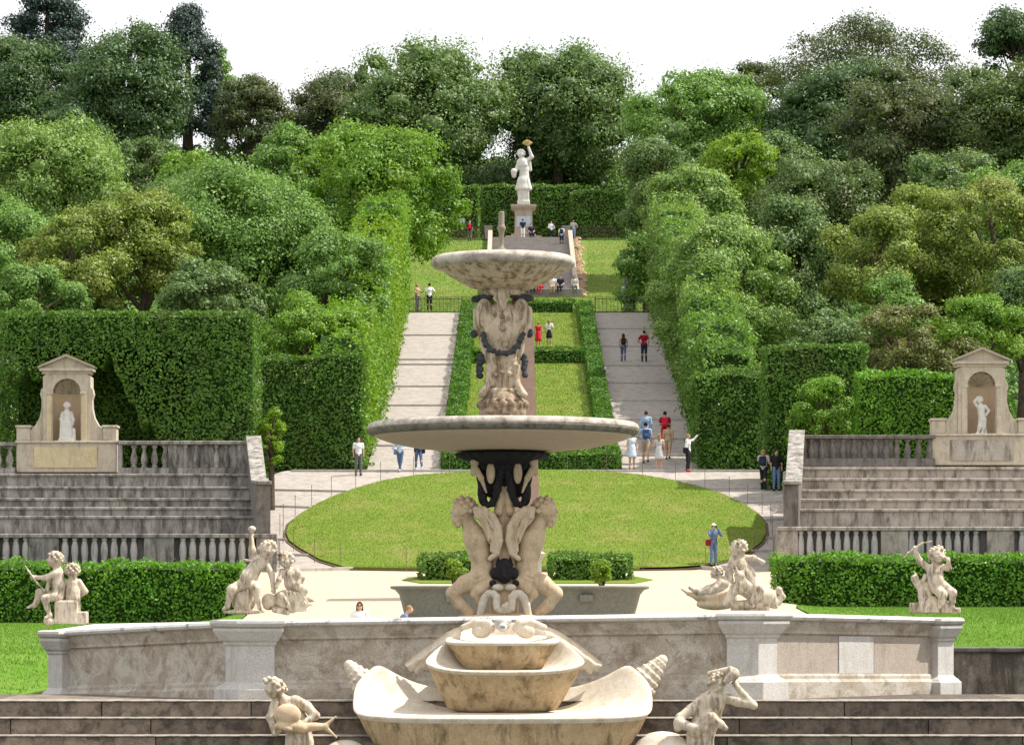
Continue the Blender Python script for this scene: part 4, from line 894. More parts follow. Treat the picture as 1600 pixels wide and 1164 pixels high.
# lower shaft: central stem, black garlands, brackets, winged creatures
stem = [('c', (788, 768, 0), (788, 800, 0), 15, 16), ('c', (788, 800, 0), (788, 870, 0), 16, 18), ('c', (788, 870, 0), (788, 990, 0), 20, 24)]
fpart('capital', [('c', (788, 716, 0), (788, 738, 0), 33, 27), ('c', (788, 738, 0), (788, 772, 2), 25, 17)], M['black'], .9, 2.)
for q_ in (768, 808): fpart('black_filler', [('e', (q_, 752, -4), (14, 26, 12))], M['black'], .9, 2.)  # solid black lumps closing the gaps between the brackets
fpart('stem', stem + [('c', (783, 780, 16), (779, 800, 17), 5, 7), ('c', (793, 780, 16), (797, 800, 17), 5, 7), ('c', (785, 762, 20), (781, 786, 17), 2.5, 7), ('c', (791, 762, 20), (795, 786, 17), 2.5, 7), ('C', (788, 750, 28), (788, 812, 22), 1.6, 1.2)], M['cream'], .9, 2.)
gl = beads([(752, 742, 20), (752, 758, 22), (753, 775, 20), (758, 790, 18), (767, 788, 22), (774, 778, 26), (779, 762, 28), (782, 744, 28), (786, 728, 26)], 40, 5.) + [('c', (765, 724, 8), (786, 726, 14), 14, 14), ('e', (752, 742, -4), (8, 20, 8)), ('e', (754, 768, -4), (8, 22, 8))]
fpart('garland', gl + mir(gl, 788), M['black'], .85, 1.2)
br = [('c', (741, 727, 22), (739, 741, 24), 4, 4), ('e', (742, 722, 22), (7, 8, 7)), ('c', (744, 734, 24), (752, 748, 26), 5, 4.6), ('c', (752, 748, 26), (760, 770, 24), 4, 1.6), ('C', (743, 728, 32), (747, 738, 32), 2.6, 2.2), ('e', (767, 740, 26), (7, 17, 5))]
fpart('bracket', br, M['cream'], .8, 2.); fpart('bracket', mir(br, 788), M['cream'], .8, 2.)
def creature():
    P = head(724, 797, 8, 19, -78, 4, curls=True, seed=11, beard=True) + limb((731, 814, 8, 11), (739, 832, 9, 15), (746, 846, 10, 20), (751, 868, 10, 16.5), (753, 886, 9, 16), (752, 902, 10, 18))
    P += [('e', (737, 840, 12), (13, 13, 10)), ('e', (741, 835, 2), (14, 16, 10)), ('e', (743, 862, 14), (12, 14, 10))]
    P += limb((752, 902, 12, 16), (728, 912, 14, 14), (708, 926, 14, 10.5)) + limb((707, 928, 14, 10), (719, 945, 12, 9), (735, 958, 10, 8)) + limb((764, 908, 18, 9), (749, 922, 22, 9.5), (742, 928, 22, 7)) + limb((742, 928, 22, 6), (754, 944, 20, 6))
    P += [('c', (747 + 3 * i, 838 + 4 * i, 24 - i), (750 + 2 * i, 850 + 3 * i, 24 - i), 2.0, 1.4, 1.2) for i in range(4)]
    P += [('C', (732, 850, 31), (752, 856, 31), 2.2, 2), ('C', (738, 874, 28), (758, 880, 30), 2.2, 2), ('C', (735, 822, 24), (746, 832, 30), 2.4, 2), ('C', (744, 905, 29), (764, 896, 30), 2.4, 2)]
    return P
def wing():
    P = []; c = [(743, 796, 24), (756, 796, 29), (770, 806, 32), (780, 824, 33), (782, 845, 32), (777, 864, 29), (766, 873, 26)]
    cx_, cy_ = 752, 842
    for off, rr in ((0, 4.6), (1, 4.4), (2, 4.2), (3, 4.0)):
        q = [(x + (cx_ - x) * .20 * off * (.25 + .75 * math.sin(PI * (i + .8) / 7.6)), y + (cy_ - y) * .09 * off, d + 1.2 * off) for i, (x, y, d) in enumerate(c[:7 - (off + 1) // 2])]
        P += [('c', a, b, rr, rr * .9, 1.) for a, b in zip(q[:-1], q[1:])]
    P += [('c', (748, 802, 24), (760, 822, 28), 5, 7, 2), ('c', (760, 822, 28), (768, 846, 27), 7, 5, 2), ('c', (752, 806, 10), (770, 835, 10), 6, 8, 2)]
    for sx, sy in ((5, 4), (10.5, 7), (16, 11), (21, 17)):
        q = [(x - sx * (.35 + .65 * math.sin(PI * (i + .6) / 7)), y + sy * .8, d + 6.2 - .12 * sx) for i, (x, y, d) in enumerate(c[:6])]
        P += [('C', a, b, 2.1, 1.8) for a, b in zip(q[:-1], q[1:])]
    return P
fpart('creature', creature(), M['cream'], .9, 3.4); fpart('creature', mir(creature(), 788), M['cream'], .9, 3.4)
fpart('wing', wing(), M['wing'], .7, 1.2); fpart('wing', mir(wing(), 788), M['wing'], .7, 1.2)
def backc(P): return [tuple([p[0]] + [(q[0], q[1], -(q[2])) if hasattr(q, '__len__') and i < (2 if p[0] in 'cC' else 1) else q for i, q in enumerate(p[1:])]) for p in P]
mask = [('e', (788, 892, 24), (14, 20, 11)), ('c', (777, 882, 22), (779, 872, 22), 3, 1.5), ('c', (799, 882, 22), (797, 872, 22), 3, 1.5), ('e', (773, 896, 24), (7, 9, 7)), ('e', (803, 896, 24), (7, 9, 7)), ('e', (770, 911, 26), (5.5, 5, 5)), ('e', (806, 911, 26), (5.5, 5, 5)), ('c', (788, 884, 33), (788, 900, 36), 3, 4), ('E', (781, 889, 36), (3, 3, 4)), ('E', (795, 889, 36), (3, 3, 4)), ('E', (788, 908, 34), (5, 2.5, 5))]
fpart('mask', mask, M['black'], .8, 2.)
tail = [('e', (778, 918, 28), (9, 6, 7))] + limb((751, 960, 30, 6), (754, 945, 34, 6.2), (758, 934, 36, 6.4), (764, 928, 38, 6.4), (771, 928, 40, 6.2), (776, 933, 42, 6), (776, 942, 43, 5.6), (777, 950, 44, 5.4), (783, 954, 45, 5), (790, 951, 46, 4.6), (792, 944, 46, 4))
fpart('serpent_tail', tail, M['shell'], .8, 1.2); fpart('serpent_tail', mir(tail, 788)[:-2] + [('c', (788, 947, 52), (788, 957, 48), 4.2, 2.5)], M['shell'], .8, 1.2)
flathe('plinth', [(0, 1062), (95, 1062), (95, 1030), (85, 1000), (70, 962), (0, 955)], M['cream'], 8)
# ------------------------------------------------------------------ shell cascade in front of the wall
t = thing('shell_cascade', 'three stacked pale stone shell basins projecting in front of the pool wall', 'fountain', (wx(785, 36), 35.9, -2.2))
SO = np.array([wx(785, 36), 35.9, -2.2]); SU = 36 / FPX
def bowl(name, rim, base, floor, lip=.035, nin=7):
    """rim: closed loop of points; inner 'floor' (x, y, z, scale), outer foot 'base' (x, y, z, sx, sy)"""
    R = np.array(rim); n = len(R); c = R.mean(0); rings = []
    bx, by, bz, bsx, bsy = base; foot = np.stack([bx + (R[:, 0] - c[0]) * bsx, by + (R[:, 1] - c[1]) * bsy, np.full(n, bz)], 1)
    under = R.copy(); under[:, 2] -= lip; under[:, :2] += (c[:2] - R[:, :2]) * .015
    for q in np.linspace(1, 0, 8): rings.append(under * (1 - q) + foot * q + np.array([0, 0, -.02]) * math.sin(PI * q))
    out = R.copy(); out[:, :2] += (R[:, :2] - c[:2]) * .008; out[:, 2] -= lip * .6; rings.append(out)
    rings.append(R); fx, fy, fzz, fs = floor
    inn = R.copy(); inn[:, :2] += (c[:2] - R[:, :2]) * .035; inn[:, 2] -= lip * .15; rings.append(inn)
    for q in np.linspace(.12, 1, nin):
        tgt = np.stack([fx + (R[:, 0] - c[0]) * fs, fy + (R[:, 1] - c[1]) * fs, np.full(n, fzz)], 1)
        P = inn * (1 - q) + tgt * q; P[:, 2] = fzz + (inn[:, 2] - fzz) * (1 - q) ** 1.7
        rings.append(P)
    V, F = loft([[tuple(p) for p in r] for r in rings]); V = np.array(V) - SO
    o = mk(name, V, F, M['shellout'], t, True); o.data.materials.append(M['shell'])
    for p in o.data.polygons: p.material_index = 1 if min(p.vertices) >= 7 * n else 0
    md = o.modifiers.new('s', 'SUBSURF'); md.levels = md.render_levels = 1; return o
def rimloop(xl_, xr_, yf, D0, D1, backy, ears=None, n=44, e=3.6, taper=0., zp=1.3):
    """superellipse in plan, front edge at row yf (distance D0), back at distance D1; ears raise the sides"""
    pts = []
    for i in range(n):
        a = 2 * PI * i / n - PI / 2; ca, sa = math.cos(a), math.sin(a)
        u = math.copysign(abs(ca) ** (2 / e), ca); v = math.copysign(abs(sa) ** (2 / e), sa)
        tt = (v + 1) / 2; D = (D0 + D1) / 2 + v * (D1 - D0) / 2; x = ((xl_ + xr_) / 2 + u * (1 - taper * max(0, (tt - .2) / .8)) * (xr_ - xl_) / 2 - 800) * SU
        z = wz(yf, 36) + (wz(backy, 36) - wz(yf, 36)) * tt ** zp
        if ears:
            ex, eh, ew = ears; z += eh * math.exp(-(abs(abs(u) - ex) / ew) ** 1.25) * sstep(.22, .80, np.array(tt))
        pts.append((x, D, float(z)))
    return pts
bowl('lower_shell', rimloop(553, 1018, 1117, 35.25, 36.55, 1082, (.86, .36, .24), 88, 3.0), (wx(785, 36), 35.95, -2.0, .72, .75), (wx(785, 36), 36.0, wz(1112, 36), .5), .05)
bowl('middle_shell', rimloop(657, 921, 1047, 35.5, 36.75, 972, None, 64, 3.2, .56, 1.05), (wx(785, 36), 36.15, wz(1114, 36), .66, .6), (wx(785, 36), 36.1, wz(1046, 36), .45), .035)
bowl('upper_shell', rimloop(696, 874, 1003, 35.75, 36.5, 992, None, 48, 3.4), (wx(786, 36), 36.2, wz(1052, 36), .60, .6), (wx(786, 36), 36.15, wz(1003, 36), .5), .03)
def cpart(name, prims, m, h=.9, k=3., D=36.3):
    s = D / FPX; V, F = pxfig(prims, 785, 950, s, h, k); return mk(name, V + np.array([wx(785, D), D, 0]) - SO, F, m, t, True)
def fin(sx):
    """ribbed membrane sweeping out from the hinge of the shells"""
    up = [(722, 977), (700, 986), (678, 1000), (655, 1017), (636, 1032), (630, 1037)]; lo = [(716, 1012), (698, 1024), (682, 1034), (666, 1046), (650, 1054), (637, 1047)]
    nu, nv = 26, 8; g = []
    for th in (0, 1):
        for i in range(nu + 1):
            f = i / nu * (len(up) - 1); k = min(int(f), len(up) - 2); f -= k
            for j in range(nv + 1):
                q = j / nv; x = (up[k][0] * (1 - f) + up[k + 1][0] * f) * (1 - q) + (lo[k][0] * (1 - f) + lo[k + 1][0] * f) * q
                y = (up[k][1] * (1 - f) + up[k + 1][1] * f) * (1 - q) + (lo[k][1] * (1 - f) + lo[k + 1][1] * f) * q
                y += q * 2.5 * math.cos(i * 1.25); dd = 2.2 * math.cos(q * PI * 5) + 6 * math.sin(q * PI) - 7 * (i / nu) - (3.5 if th else 0)
                if sx < 0: x = 2 * 787 - x
                g.append(((x - 785) * SU, -dd * SU, (950 - y) * SU))
    V = np.array(g) + np.array([wx(785, 36.35), 36.35, 0]) - SO; m = (nu + 1) * (nv + 1); F = []
    def quad(o, i, j): a = o + i * (nv + 1) + j; return (a, a + 1, a + nv + 2, a + nv + 1)
    for i in range(nu):
        for j in range(nv): F += [quad(0, i, j), quad(m, i, j)[::-1]]
    bd = [i * (nv + 1) for i in range(nu + 1)] + [nu * (nv + 1) + j for j in range(1, nv + 1)] + [i * (nv + 1) + nv for i in range(nu - 1, -1, -1)] + [j for j in range(nv - 1, 0, -1)]
    for a_, b_ in zip(bd, bd[1:] + bd[:1]): F.append((a_, a_ + m, b_ + m, b_))
    mk('scroll_fin', V, F, M['shell'], t, True)
fin(1); fin(-1)
hg = limb((724, 980, -2, 5), (744, 972, 0, 6), (762, 974, 2, 7), (768, 982, 4, 6)) + [('e', (752, 986, 2), (15, 11, 8))]
cpart('hinge_scroll', hg, M['shell'], .9, 3.); cpart('hinge_scroll', mir(hg, 787), M['shell'], .9, 3.)
cpart('dolphin_head', [('e', (785, 974, 10), (13, 11, 13)), ('e', (777, 970, 14), (5, 4, 5)), ('e', (794, 970, 14), (5, 4, 5)), ('c', (785, 978, 16), (785, 981, 24), 7.5, 6.5), ('E', (785, 980, 31), (5, 3.2, 6))], M['marble'], .8, 2.)
def whelk(x0, y0, x1, y1):
    P = []; n = 6; dx, dy = x1 - x0, y1 - y0; L_ = math.hypot(dx, dy); nx_, ny_ = -dy / L_, dx / L_
    for i in range(n):
        f = i / (n - 1); r = 27 * (1 - f) + 10 * f; x, y = x0 + dx * f, y0 + dy * f
        P.append(('c', (x, y, 0), (x + dx / n * .45, y + dy / n * .45, 0), r, r * .86, .8))
        for q in np.linspace(0, 2 * PI, 10)[:-1]: P.append(('e', (x + nx_ * r * .92 * math.cos(q), y + ny_ * r * .92 * math.cos(q), r * .92 * math.sin(q)), (r * .2,) * 3, 1.5))
    return P
cpart('whelk', whelk(996, 1074, 1032, 1034), M['shell'], .9, .8, 36.5); cpart('whelk', whelk(580, 1080, 548, 1042), M['shell'], .9, .8, 36.5)
cpart('scroll_foot', [('e', (540, 1178, 0), (35, 24, 30))], M['shell'], 1.2, 5, 35.7); cpart('scroll_foot', [('e', (1035, 1170, 0), (45, 28, 30)), ('e', (1040, 1180, 10), (60, 24, 30))], M['shell'], 1.2, 5, 35.7)
V, F = rectloft([(1.25, .55, -1.), (1.2, .5, .35)]); mk('pedestal', np.array(V) + np.array([0, .1, 0]), F, M['cream'], t)

# ------------------------------------------------------------------ statues further back
D = 257.
prims = head(814, 241, 3, 6.2, -25, 0, seed=21) + limb((815, 247, 2, 3), (817, 254, 2, 7.5), (819, 266, 2, 7), (819, 274, 2, 6.5)) + [('e', (815, 259, 7), (3.4, 3.4, 3)), ('e', (821, 259, 7), (3.4, 3.4, 3))]
prims += limb((824, 251, 2, 3.6), (831, 246, 3, 2.8), (826, 232, 4, 2)) + hand(826, 233, 4, 2.2, -.2, -1) + limb((811, 253, 3, 3.6), (807, 266, 4, 2.8), (804, 272, 7, 2.2)) + limb((827, 254, -1, 3), (829, 266, -1, 2.4))
prims += limb((819, 274, 2, 7.5), (818, 285, 2, 10), (818, 294, 1, 13.5)) + [('E', (818, 302, 1), (20, 5, 20))]
statu2 = limb((818, 285, 2, 8), (817, 300, 2, 9), (818, 313, 2, 8)) + [('c', (811 + 3.2 * i, 280, 9), (807 + 5 * i, 296, 12 - abs(i - 2)), 1.6, 2.2, 1.) for i in range(5)] + [('c', (811 + 3.5 * i, 296, 8), (811 + 3.5 * i, 314, 8), 1.8, 2., 1.) for i in range(5)] + [('b', (818, 318, 2), (10, 3, 9))]
t, s = sculpture('abundance_statue', 'tall white marble statue of a robed woman lifting gilded wheat on a pedestal', 818, 321, D, prims + statu2, M['statuew'], None, h=.9, k=2.2)
rn = random.Random(5)
wh = [('c', (825, 229, 4), (824 + 8 * math.sin(a), 229 - 8 * math.cos(a), 4 + 3 * rn.uniform(-1, 1)), .7, 1.3, .5) for a in np.linspace(-1.0, 1.0, 9)]
addpart(t, 'wheat_sheaf', wh, 818, 321, s, M['gold'], .5, .8); addpart(t, 'basket', [('c', (803, 276, 8), (803, 270, 8), 3.6, 5), ('e', (803, 268, 8), (4.5, 3, 4.5))], 818, 321, s, M['statuew'], .7, 1.5)
u = D / FPX; X = wx(818, D); zb = wz(378, D) - .15
t = thing('statue_pedestal', 'square stone pedestal with a pale inscription panel carrying the robed marble woman', 'pedestal', (X, D, zb))
h_ = lambda y: wz(y, D) - zb
V, F = rectloft([(15 * u, 15 * u, h_(368)), (14 * u, 14 * u, h_(364)), (13.6 * u, 13.6 * u, h_(332)), (14 * u, 14 * u, h_(330)), (17 * u, 17 * u, h_(328)), (20 * u, 20 * u, h_(325)), (20 * u, 20 * u, h_(322)), (13 * u, 13 * u, h_(321))]); mk('pedestal', V, F, M['pedestal'], t)
V, F = rectloft([(28 * u, 22 * u, -.2), (28 * u, 22 * u, h_(371)), (20 * u, 18 * u, h_(370.9)), (19 * u, 18 * u, h_(367.5))]); mk('base', V, F, M['pedestal'], t)
MB().box((-11 * u, -13.9 * u, h_(358)), (11 * u, -13.2 * u, h_(340))).build('inscription_panel', M['plaque'], t)
# niche statues
dr = head(105, 634, 4, 5.2, -10, 0, seed=31) + limb((105, 639, 3, 2.6), (105, 646, 3, 6), (105, 655, 3, 6.5)) + limb((98, 646, 3, 2.6), (96, 656, 5, 2.4), (100, 662, 9, 2)) + limb((112, 646, 3, 2.6), (115, 656, 3, 2.3), (114, 664, 4, 1.9)) + limb((105, 655, 3, 7.5), (105, 670, 4, 9), (104, 684, 4, 10)) + [('c', (97 + 3.6 * i, 660, 11), (96 + 4 * i, 688, 13 - abs(i - 2)), 1.6, 2, 1.) for i in range(5)] + [('b', (106, 688.5, 3), (13, 3, 11)), ('c', (116, 688, 6), (116, 674, 6), 4, 3), ('e', (116, 672, 6), (3, 3, 3))]
sculpture('niche_statue', 'white marble statue of a draped woman standing inside the left niche', 105, 690, 129.42, dr, M['statuew'], 'statues standing in the niches', h=.7, k=2.)
nk = head(1530, 625, 4, 5, -20, 6, seed=32) + limb((1531, 631, 3, 2.4), (1532, 637, 3, 6), (1533, 648, 3, 5.4), (1534, 655, 3, 6)) + limb((1525, 634, 3, 2.6), (1521.5, 628, 4, 2.2), (1527, 621, 4, 1.8)) + limb((1539, 635, 3, 2.6), (1545, 642, 1, 2.2), (1540, 649, 2, 1.8)) + limb((1532, 656, 3, 4.4), (1530, 667, 5, 3.4), (1527, 677, 4, 2.2)) + limb((1527, 677, 4, 2.4), (1524, 679, 7, 1.6)) + limb((1537, 656, 3, 4.4), (1537, 667, 3, 3.2), (1534, 677, 2, 2.2)) + limb((1534, 677, 3, 2.3), (1532, 679, 6, 1.6)) + [('b', (1531, 680, 3), (10, 2, 8))] + limb((1538, 662, -3, 3), (1540, 679, -3, 4))
sculpture('niche_statue', 'white marble naked youth with one arm raised to his head inside the right niche', 1533, 680.5, 129.42, nk, M['statuew'], 'statues standing in the niches', h=.6, k=1.8)
# ------------------------------------------------------------------ granite bath, obelisk
t = thing('granite_bath', 'huge grey granite bath with flared rim on the sand behind the fountain', 'basin', (wx(812, 95), 95, -.8))
def stad(a, b, z, n=40, e=3.2):
    return [(a * math.copysign(abs(math.cos(q)) ** (2 / e), math.cos(q)), b * math.copysign(abs(math.sin(q)) ** (2 / e), math.sin(q)), z) for q in [2 * PI * i / n for i in range(n)]]
V, F = loft([stad(3.05, .95, -.1), stad(3.25, 1.1, .15), stad(3.45, 1.25, .7), stad(3.58, 1.36, 1.2), stad(3.70, 1.45, 1.34), stad(3.84, 1.56, 1.38), stad(3.84, 1.56, 1.45), stad(3.7, 1.42, 1.46), stad(3.5, 1.25, 1.3), stad(3.2, 1.0, .5), stad(2.5, .5, .4)]); mk('bath', V, F, M['granite'], t, True)
MB().box((1.75, -1.42, .98), (2.15, -1.2, 1.2)).build('lug', M['granite'], t, bevel=.03); MB().box((-2.15, -1.42, .98), (-1.75, -1.2, 1.2)).build('lug', M['granite'], t, bevel=.03)
D = 107.; u = D / FPX; X = wx(813, D); z0 = float(zt(X, D))
t = thing('obelisk', 'tall reddish granite obelisk on a white marble pedestal rising behind the fountain', 'obelisk', (X, D, z0))
h_ = lambda y: wz(y, D) - z0
V, F = rectloft([(31 * u, 31 * u, h_(846)), (20 * u, 20 * u, h_(500)), (0.01, .01, h_(478))]); mk('shaft', V, F, M['obelisk'], t)
V, F = rectloft([(36 * u, 36 * u, -.2), (36 * u, 36 * u, h_(902)), (33 * u, 33 * u, h_(898)), (33 * u, 33 * u, h_(874)), (36 * u, 36 * u, h_(871)), (40 * u, 40 * u, h_(868)), (40 * u, 40 * u, h_(865)), (33 * u, 33 * u, h_(862)), (33 * u, 33 * u, h_(856)), (29 * u, 29 * u, h_(852))]); mk('pedestal', V, F, M['marble'], t)
for a in (-1, 1):
    for b in (-1, 1): mk('foot', *[np.array(q) if i == 0 else q for i, q in enumerate(lathe([(6 * u, 0), (7 * u, 4 * u), (4 * u, 7 * u), (0, 7 * u)], 12))], M['iron'], t, True, (a * 27 * u, b * 27 * u, h_(853)))
t = thing('stone_block', 'low grey stone block lying on the grass beside the obelisk', 'stone', (wx(898, 103), 103, float(zt(1.9, 103)) - .1)); MB().box((-.56, -.3, 0), (.56, .3, .38)).build('block', M['granite'], t, bevel=.02)
# ------------------------------------------------------------------ central stairway and top terrace
xL, xR = wx(769, 250), wx(889, 250); t = thing('garden_stairs', 'long flight of grey stone stairs climbing to the statue terrace', 'stairs', (0, 228, 21.9))
mb = MB(); n = 46
for i in range(n):
    y0 = 228 + (255.6 - 228) * i / n; z1 = 22.15 + (29.55 - 22.15) * (i + 1) / n
    mb.box((xL, y0 - 228, z1 - .5 - 21.9), (xR, y0 + .75 - 228, z1 - 21.9))
mb.build('flight', M['step'], t)
for x in (xL - .34, xR + .01):
    V, F = loft([[(x + q, 227.6 - 228, 21.5 - 21.9), (x + q, 255.4 - 228, 28.6 - 21.9), (x + q, 255.4 - 228, 30.1 - 21.9), (x + q, 255 - 228, 30.1 - 21.9), (x + q, 240.2 - 228, 25.95 - 21.9), (x + q, 227.6 - 228, 22.6 - 21.9)] for q in (0, .33)]); mk('side_wall', V, F, M['pedestal'], t)
mb = MB(); rn = random.Random(8)
for i in range(70):
    D = 231 + 24 * i / 70; x = wx(900, D) + .55 * (255 - D) / 24 + rn.uniform(-.25, .25); z = float(zt(x, D)); r = rn.uniform(.15, .4)
    mb.add(*lathe([(0, -.1), (r, 0), (r * .8, r * .5), (0, r * .6)], 6), (x, D, z + .03))
tag(mb.build('stone_edging', M['rubble'], smooth=False), 'ragged line of reddish rubble climbing the grass right of the stairs', 'stones')
for x, lb in ((763, 'left'), (885, 'right')):
    D = 256.8; X = wx(x, D); t = thing('stone_pillar', 'squat stone pillar at the %s end of the statue terrace' % lb, 'pillar', (X, D, float(zt(X, D))), 0, 'pillars of the statue terrace')
    V, F = rectloft([(.34, .34, -.2), (.34, .34, .1), (.26, .26, .14), (.30, .30, 1.05), (.34, .34, 1.08), (.34, .34, 1.2)]); mk('shaft', V, F, M['step'], t, bevel=.01)
def railing(name, label, xa, xb, D, h, gap, group, m, mesh=False):
    X0, X1 = wx(xa, D), wx(xb, D); z = float(zt((X0 + X1) / 2, D)) + .05; t = thing(name, label, 'fence', (X0, D, z), 0, group)
    L_ = X1 - X0; mb = MB(); n = int(L_ / gap); r = .012
    for i in range(n + 1): mb.box((i * L_ / n - r, -r, 0), (i * L_ / n + r, r, h + .08))
    mb.build('bars', m, t); MB().box((0, -.03, h - .06), (L_, .03, h - .02)).build('rail', m, t); MB().box((0, -.03, .10), (L_, .03, .14)).build('rail', m, t)
    for q in np.linspace(0, L_, max(2, int(L_ / 2.2) + 1)): MB().box((q - .035, -.04, -.3), (q + .035, .04, h + .12)).build('post', m, t)
railing('iron_fence', 'thin iron railing at the head of the left path', 640, 722, 199.3, .95, .22, 'iron railings above the paths', M['iron'])
railing('iron_fence', 'thin iron railing at the head of the right path', 930, 1012, 199.3, .95, .22, 'iron railings above the paths', M['iron'])
railing('wooden_fence', 'brown lattice barrier left of the statue terrace', 690, 757, 257.5, 1.15, .09, 'lattice barriers beside the statue', M['bark'])
railing('wooden_fence', 'brown lattice barrier right of the statue terrace', 898, 962, 257.5, 1.15, .09, 'lattice barriers beside the statue', M['bark'])
t = thing('info_sign', 'small pale notice board in front of the terrace hedge', 'sign', (wx(722, 258), 258.2, float(zt(wx(722, 258), 258.2)))); MB().box((-.03, 0, -.1), (.03, .05, 1.6)).build('post', M['iron'], t); MB().box((-.2, -.04, 1.58), (.2, -.005, 1.98)).build('panel', M['plaque'], t); MB().box((-.19, -.035, 1.36), (.19, -.005, 1.56)).build('panel', M['iron'], t)
# little stakes round the oval lawn
P = np.array(densify([tuple(OC + (np.array(p) - OC) * 1.025) for p in OVAL], 3.1)); sp = None
for p in P[::1]:
    z = float(zt(p[0], p[1]))
    if sp is None:
        sp = thing('lawn_stake', 'thin rusty iron stake at the edge of the oval lawn', 'stake', (p[0], p[1], z), 0, 'iron stakes around the oval lawn'); V, F = lathe([(.012, -.2), (.012, .85), (.016, .86), (.016, .9), (0, .92)], 6); rod = mk('rod', V, F, M['rust'], sp)
    else:
        if abs(p[0] - sp.location.x) + abs(p[1] - sp.location.y) < 1.6: continue
        o = sp.copy(); COL.objects.link(o); o.location = (p[0], p[1], z); c = rod.copy(); COL.objects.link(c); c.parent = o; sp = o
# ------------------------------------------------------------------ hedges
GH = 'clipped hedges'
hedge('hedge', 'low bright clipped hedge in front of the left lower balustrade', [(-21, 108.6), (wx(382, 108.6), 108.6)], 1.3, 2.05, 'box2', .15, 1.0, wz(880, 108), GH, seed=2, zbase=-.6, topvar=.07, rough=.14)
hedge('hedge', 'low bright clipped hedge in front of the right lower balustrade', [(wx(1206, 108.6), 108.6), (21, 108.6)], 1.3, 2.0, 'box2', .15, 1.0, wz(868, 108), GH, seed=3, zbase=-.05, topvar=.07, rough=.14)
BG = 'box hedges around the central lawn'
H = .85
hedge('box_hedge', 'long box hedge along the left edge of the central lawn', [(-2.75, 144), (-2.7, 171), (-2.65, 198)], .8, H, 'box', .13, .8, None, BG, seed=4)
hedge('box_hedge', 'long box hedge along the right edge of the central lawn', [(4.4, 144), (4.45, 171), (4.5, 198)], .8, H, 'box', .13, .8, None, BG, seed=5)
for y, lb, xa, xb in ((735, 'lowest cross hedge of the central lawn above the oval', -3.1, 4.85), (568, 'middle cross hedge dividing the central lawn', -2.3, 4.0), (490, 'uppermost cross hedge closing the central lawn', -2.3, 4.1)):
    d = max(dray(y), 143.9); hedge('box_hedge', lb, [(xa, d), (xb, d)], .8, H, 'box', .13, 1., None, BG, seed=int(y))
for xa, xb, lb in ((658, 778, 'dense dark box block left of the obelisk'), (858, 985, 'dense dark box block right of the obelisk')):
    hedge('box_hedge', lb, [(wx(xa, 115), 114.2), (wx(xb, 115), 114.2)], 1.7, .9, 'hedge', .14, 1.1, None, 'box blocks behind the granite bath', seed=xa)
TH = 'tall clipped hedges behind the amphitheatre'
def hollow(P, N, rng, k):
    """clipped-out bay behind the niche: leaves pushed back to an inner face"""
    X, Y, Z = P[:, 0], P[:, 1], P[:, 2]; front = (N[:, 1] < -.5)
    xx = (X - wx(105, 134)) ; lim = wz(604, 134) + .25 * np.sin(X * 3) + np.where(xx > 0, 1.1 * np.exp(-((xx - 1.6) / .9) ** 2), .6 * np.sin(X * .9)) - np.maximum(xx - 2.0, 0) * 1.1 + .30 * np.sin(xx * 5.3 + 1) * np.sin(xx * 2.1) + .18 * np.sin(xx * 11)
    c = front & (Z < lim) & (xx < 4.3); P = P.copy(); P[c, 1] += 3.2
    # soffit of the bay
    n = 9000; x = rng.uniform(-21, wx(105, 134) + 4.3, n); q = x - wx(105, 134); l = wz(604, 134) + .25 * np.sin(x * 3) + np.where(q > 0, 1.1 * np.exp(-((q - 1.6) / .9) ** 2), .6 * np.sin(x * .9)) - np.maximum(q - 2.0, 0) * 1.1 + .30 * np.sin(q * 5.3 + 1) * np.sin(q * 2.1) + .18 * np.sin(q * 11)
    y = rng.uniform(132.8, 136.3, n); ok = l > 5.6
    return np.concatenate([P, np.stack([x, y, l], 1)[ok]]), np.concatenate([N, np.tile((0., 0., -1.), (int(ok.sum()), 1))]), None
h1 = hedge('tall_hedge', 'very tall dark clipped hedge hollowed out behind the left niche', [(-21.5, 134.8), (wx(400, 134), 134.8)], 4., 7, 'hedge', .17, 1.1, wz(487, 133), TH, seed=7, zbase=5.2, hollow=hollow, rough=.09)
MB().box((-21, 136.2, 4.6), (wx(388, 134), 136.5, wz(495, 133)), (21.5, -134.8, -5.2)).build('dark_core', M['hedgecore'], h1)
MB().box((-21, 133.3, wz(545, 133)), (wx(388, 134), 136.1, wz(495, 133)), (21.5, -134.8, -5.2)).build('dark_core', M['hedgecore'], h1)  # added cover that keeps light from above out of the bay
MB().box((-13.6, 133.3, 4.6), (wx(388, 134), 136.1, wz(547, 133)), (21.5, -134.8, -5.2)).build('dark_core', M['hedgecore'], h1)
hedge('tall_hedge', 'dark square-cut hedge block beside the foot of the left path', [(wx(404, 144), 145), (wx(568, 144), 145)], 2.6, 5.3, 'hedge', .17, 1.1, wz(556, 144), TH, seed=8, rough=.14, topvar=.12)
hedge('tall_hedge', 'dark hedge block beside the foot of the right path', [(wx(1082, 146), 145), (wx(1192, 146), 145)], 3., 5., 'hedge', .17, 1.1, wz(585, 145), TH, seed=9, rough=.2, topvar=.3)
hedge('tall_hedge', 'bright-topped square hedge block right of the right path, behind the couple', [(wx(1190, 140), 139), (wx(1345, 140), 139)], 2.6, 5., 'hedge', .17, 1.1, wz(545, 140), TH, seed=10, rough=.12, topvar=.1)
hedge('tall_hedge', 'glossy clipped hedge running behind the right upper balustrade to the niche', [(wx(1338, 134), 134), (wx(1500, 134), 134)], 2., 3., 'box2', .17, 1.1, wz(585, 134), TH, seed=11, rough=.14, topvar=.15, zbase=4.8)
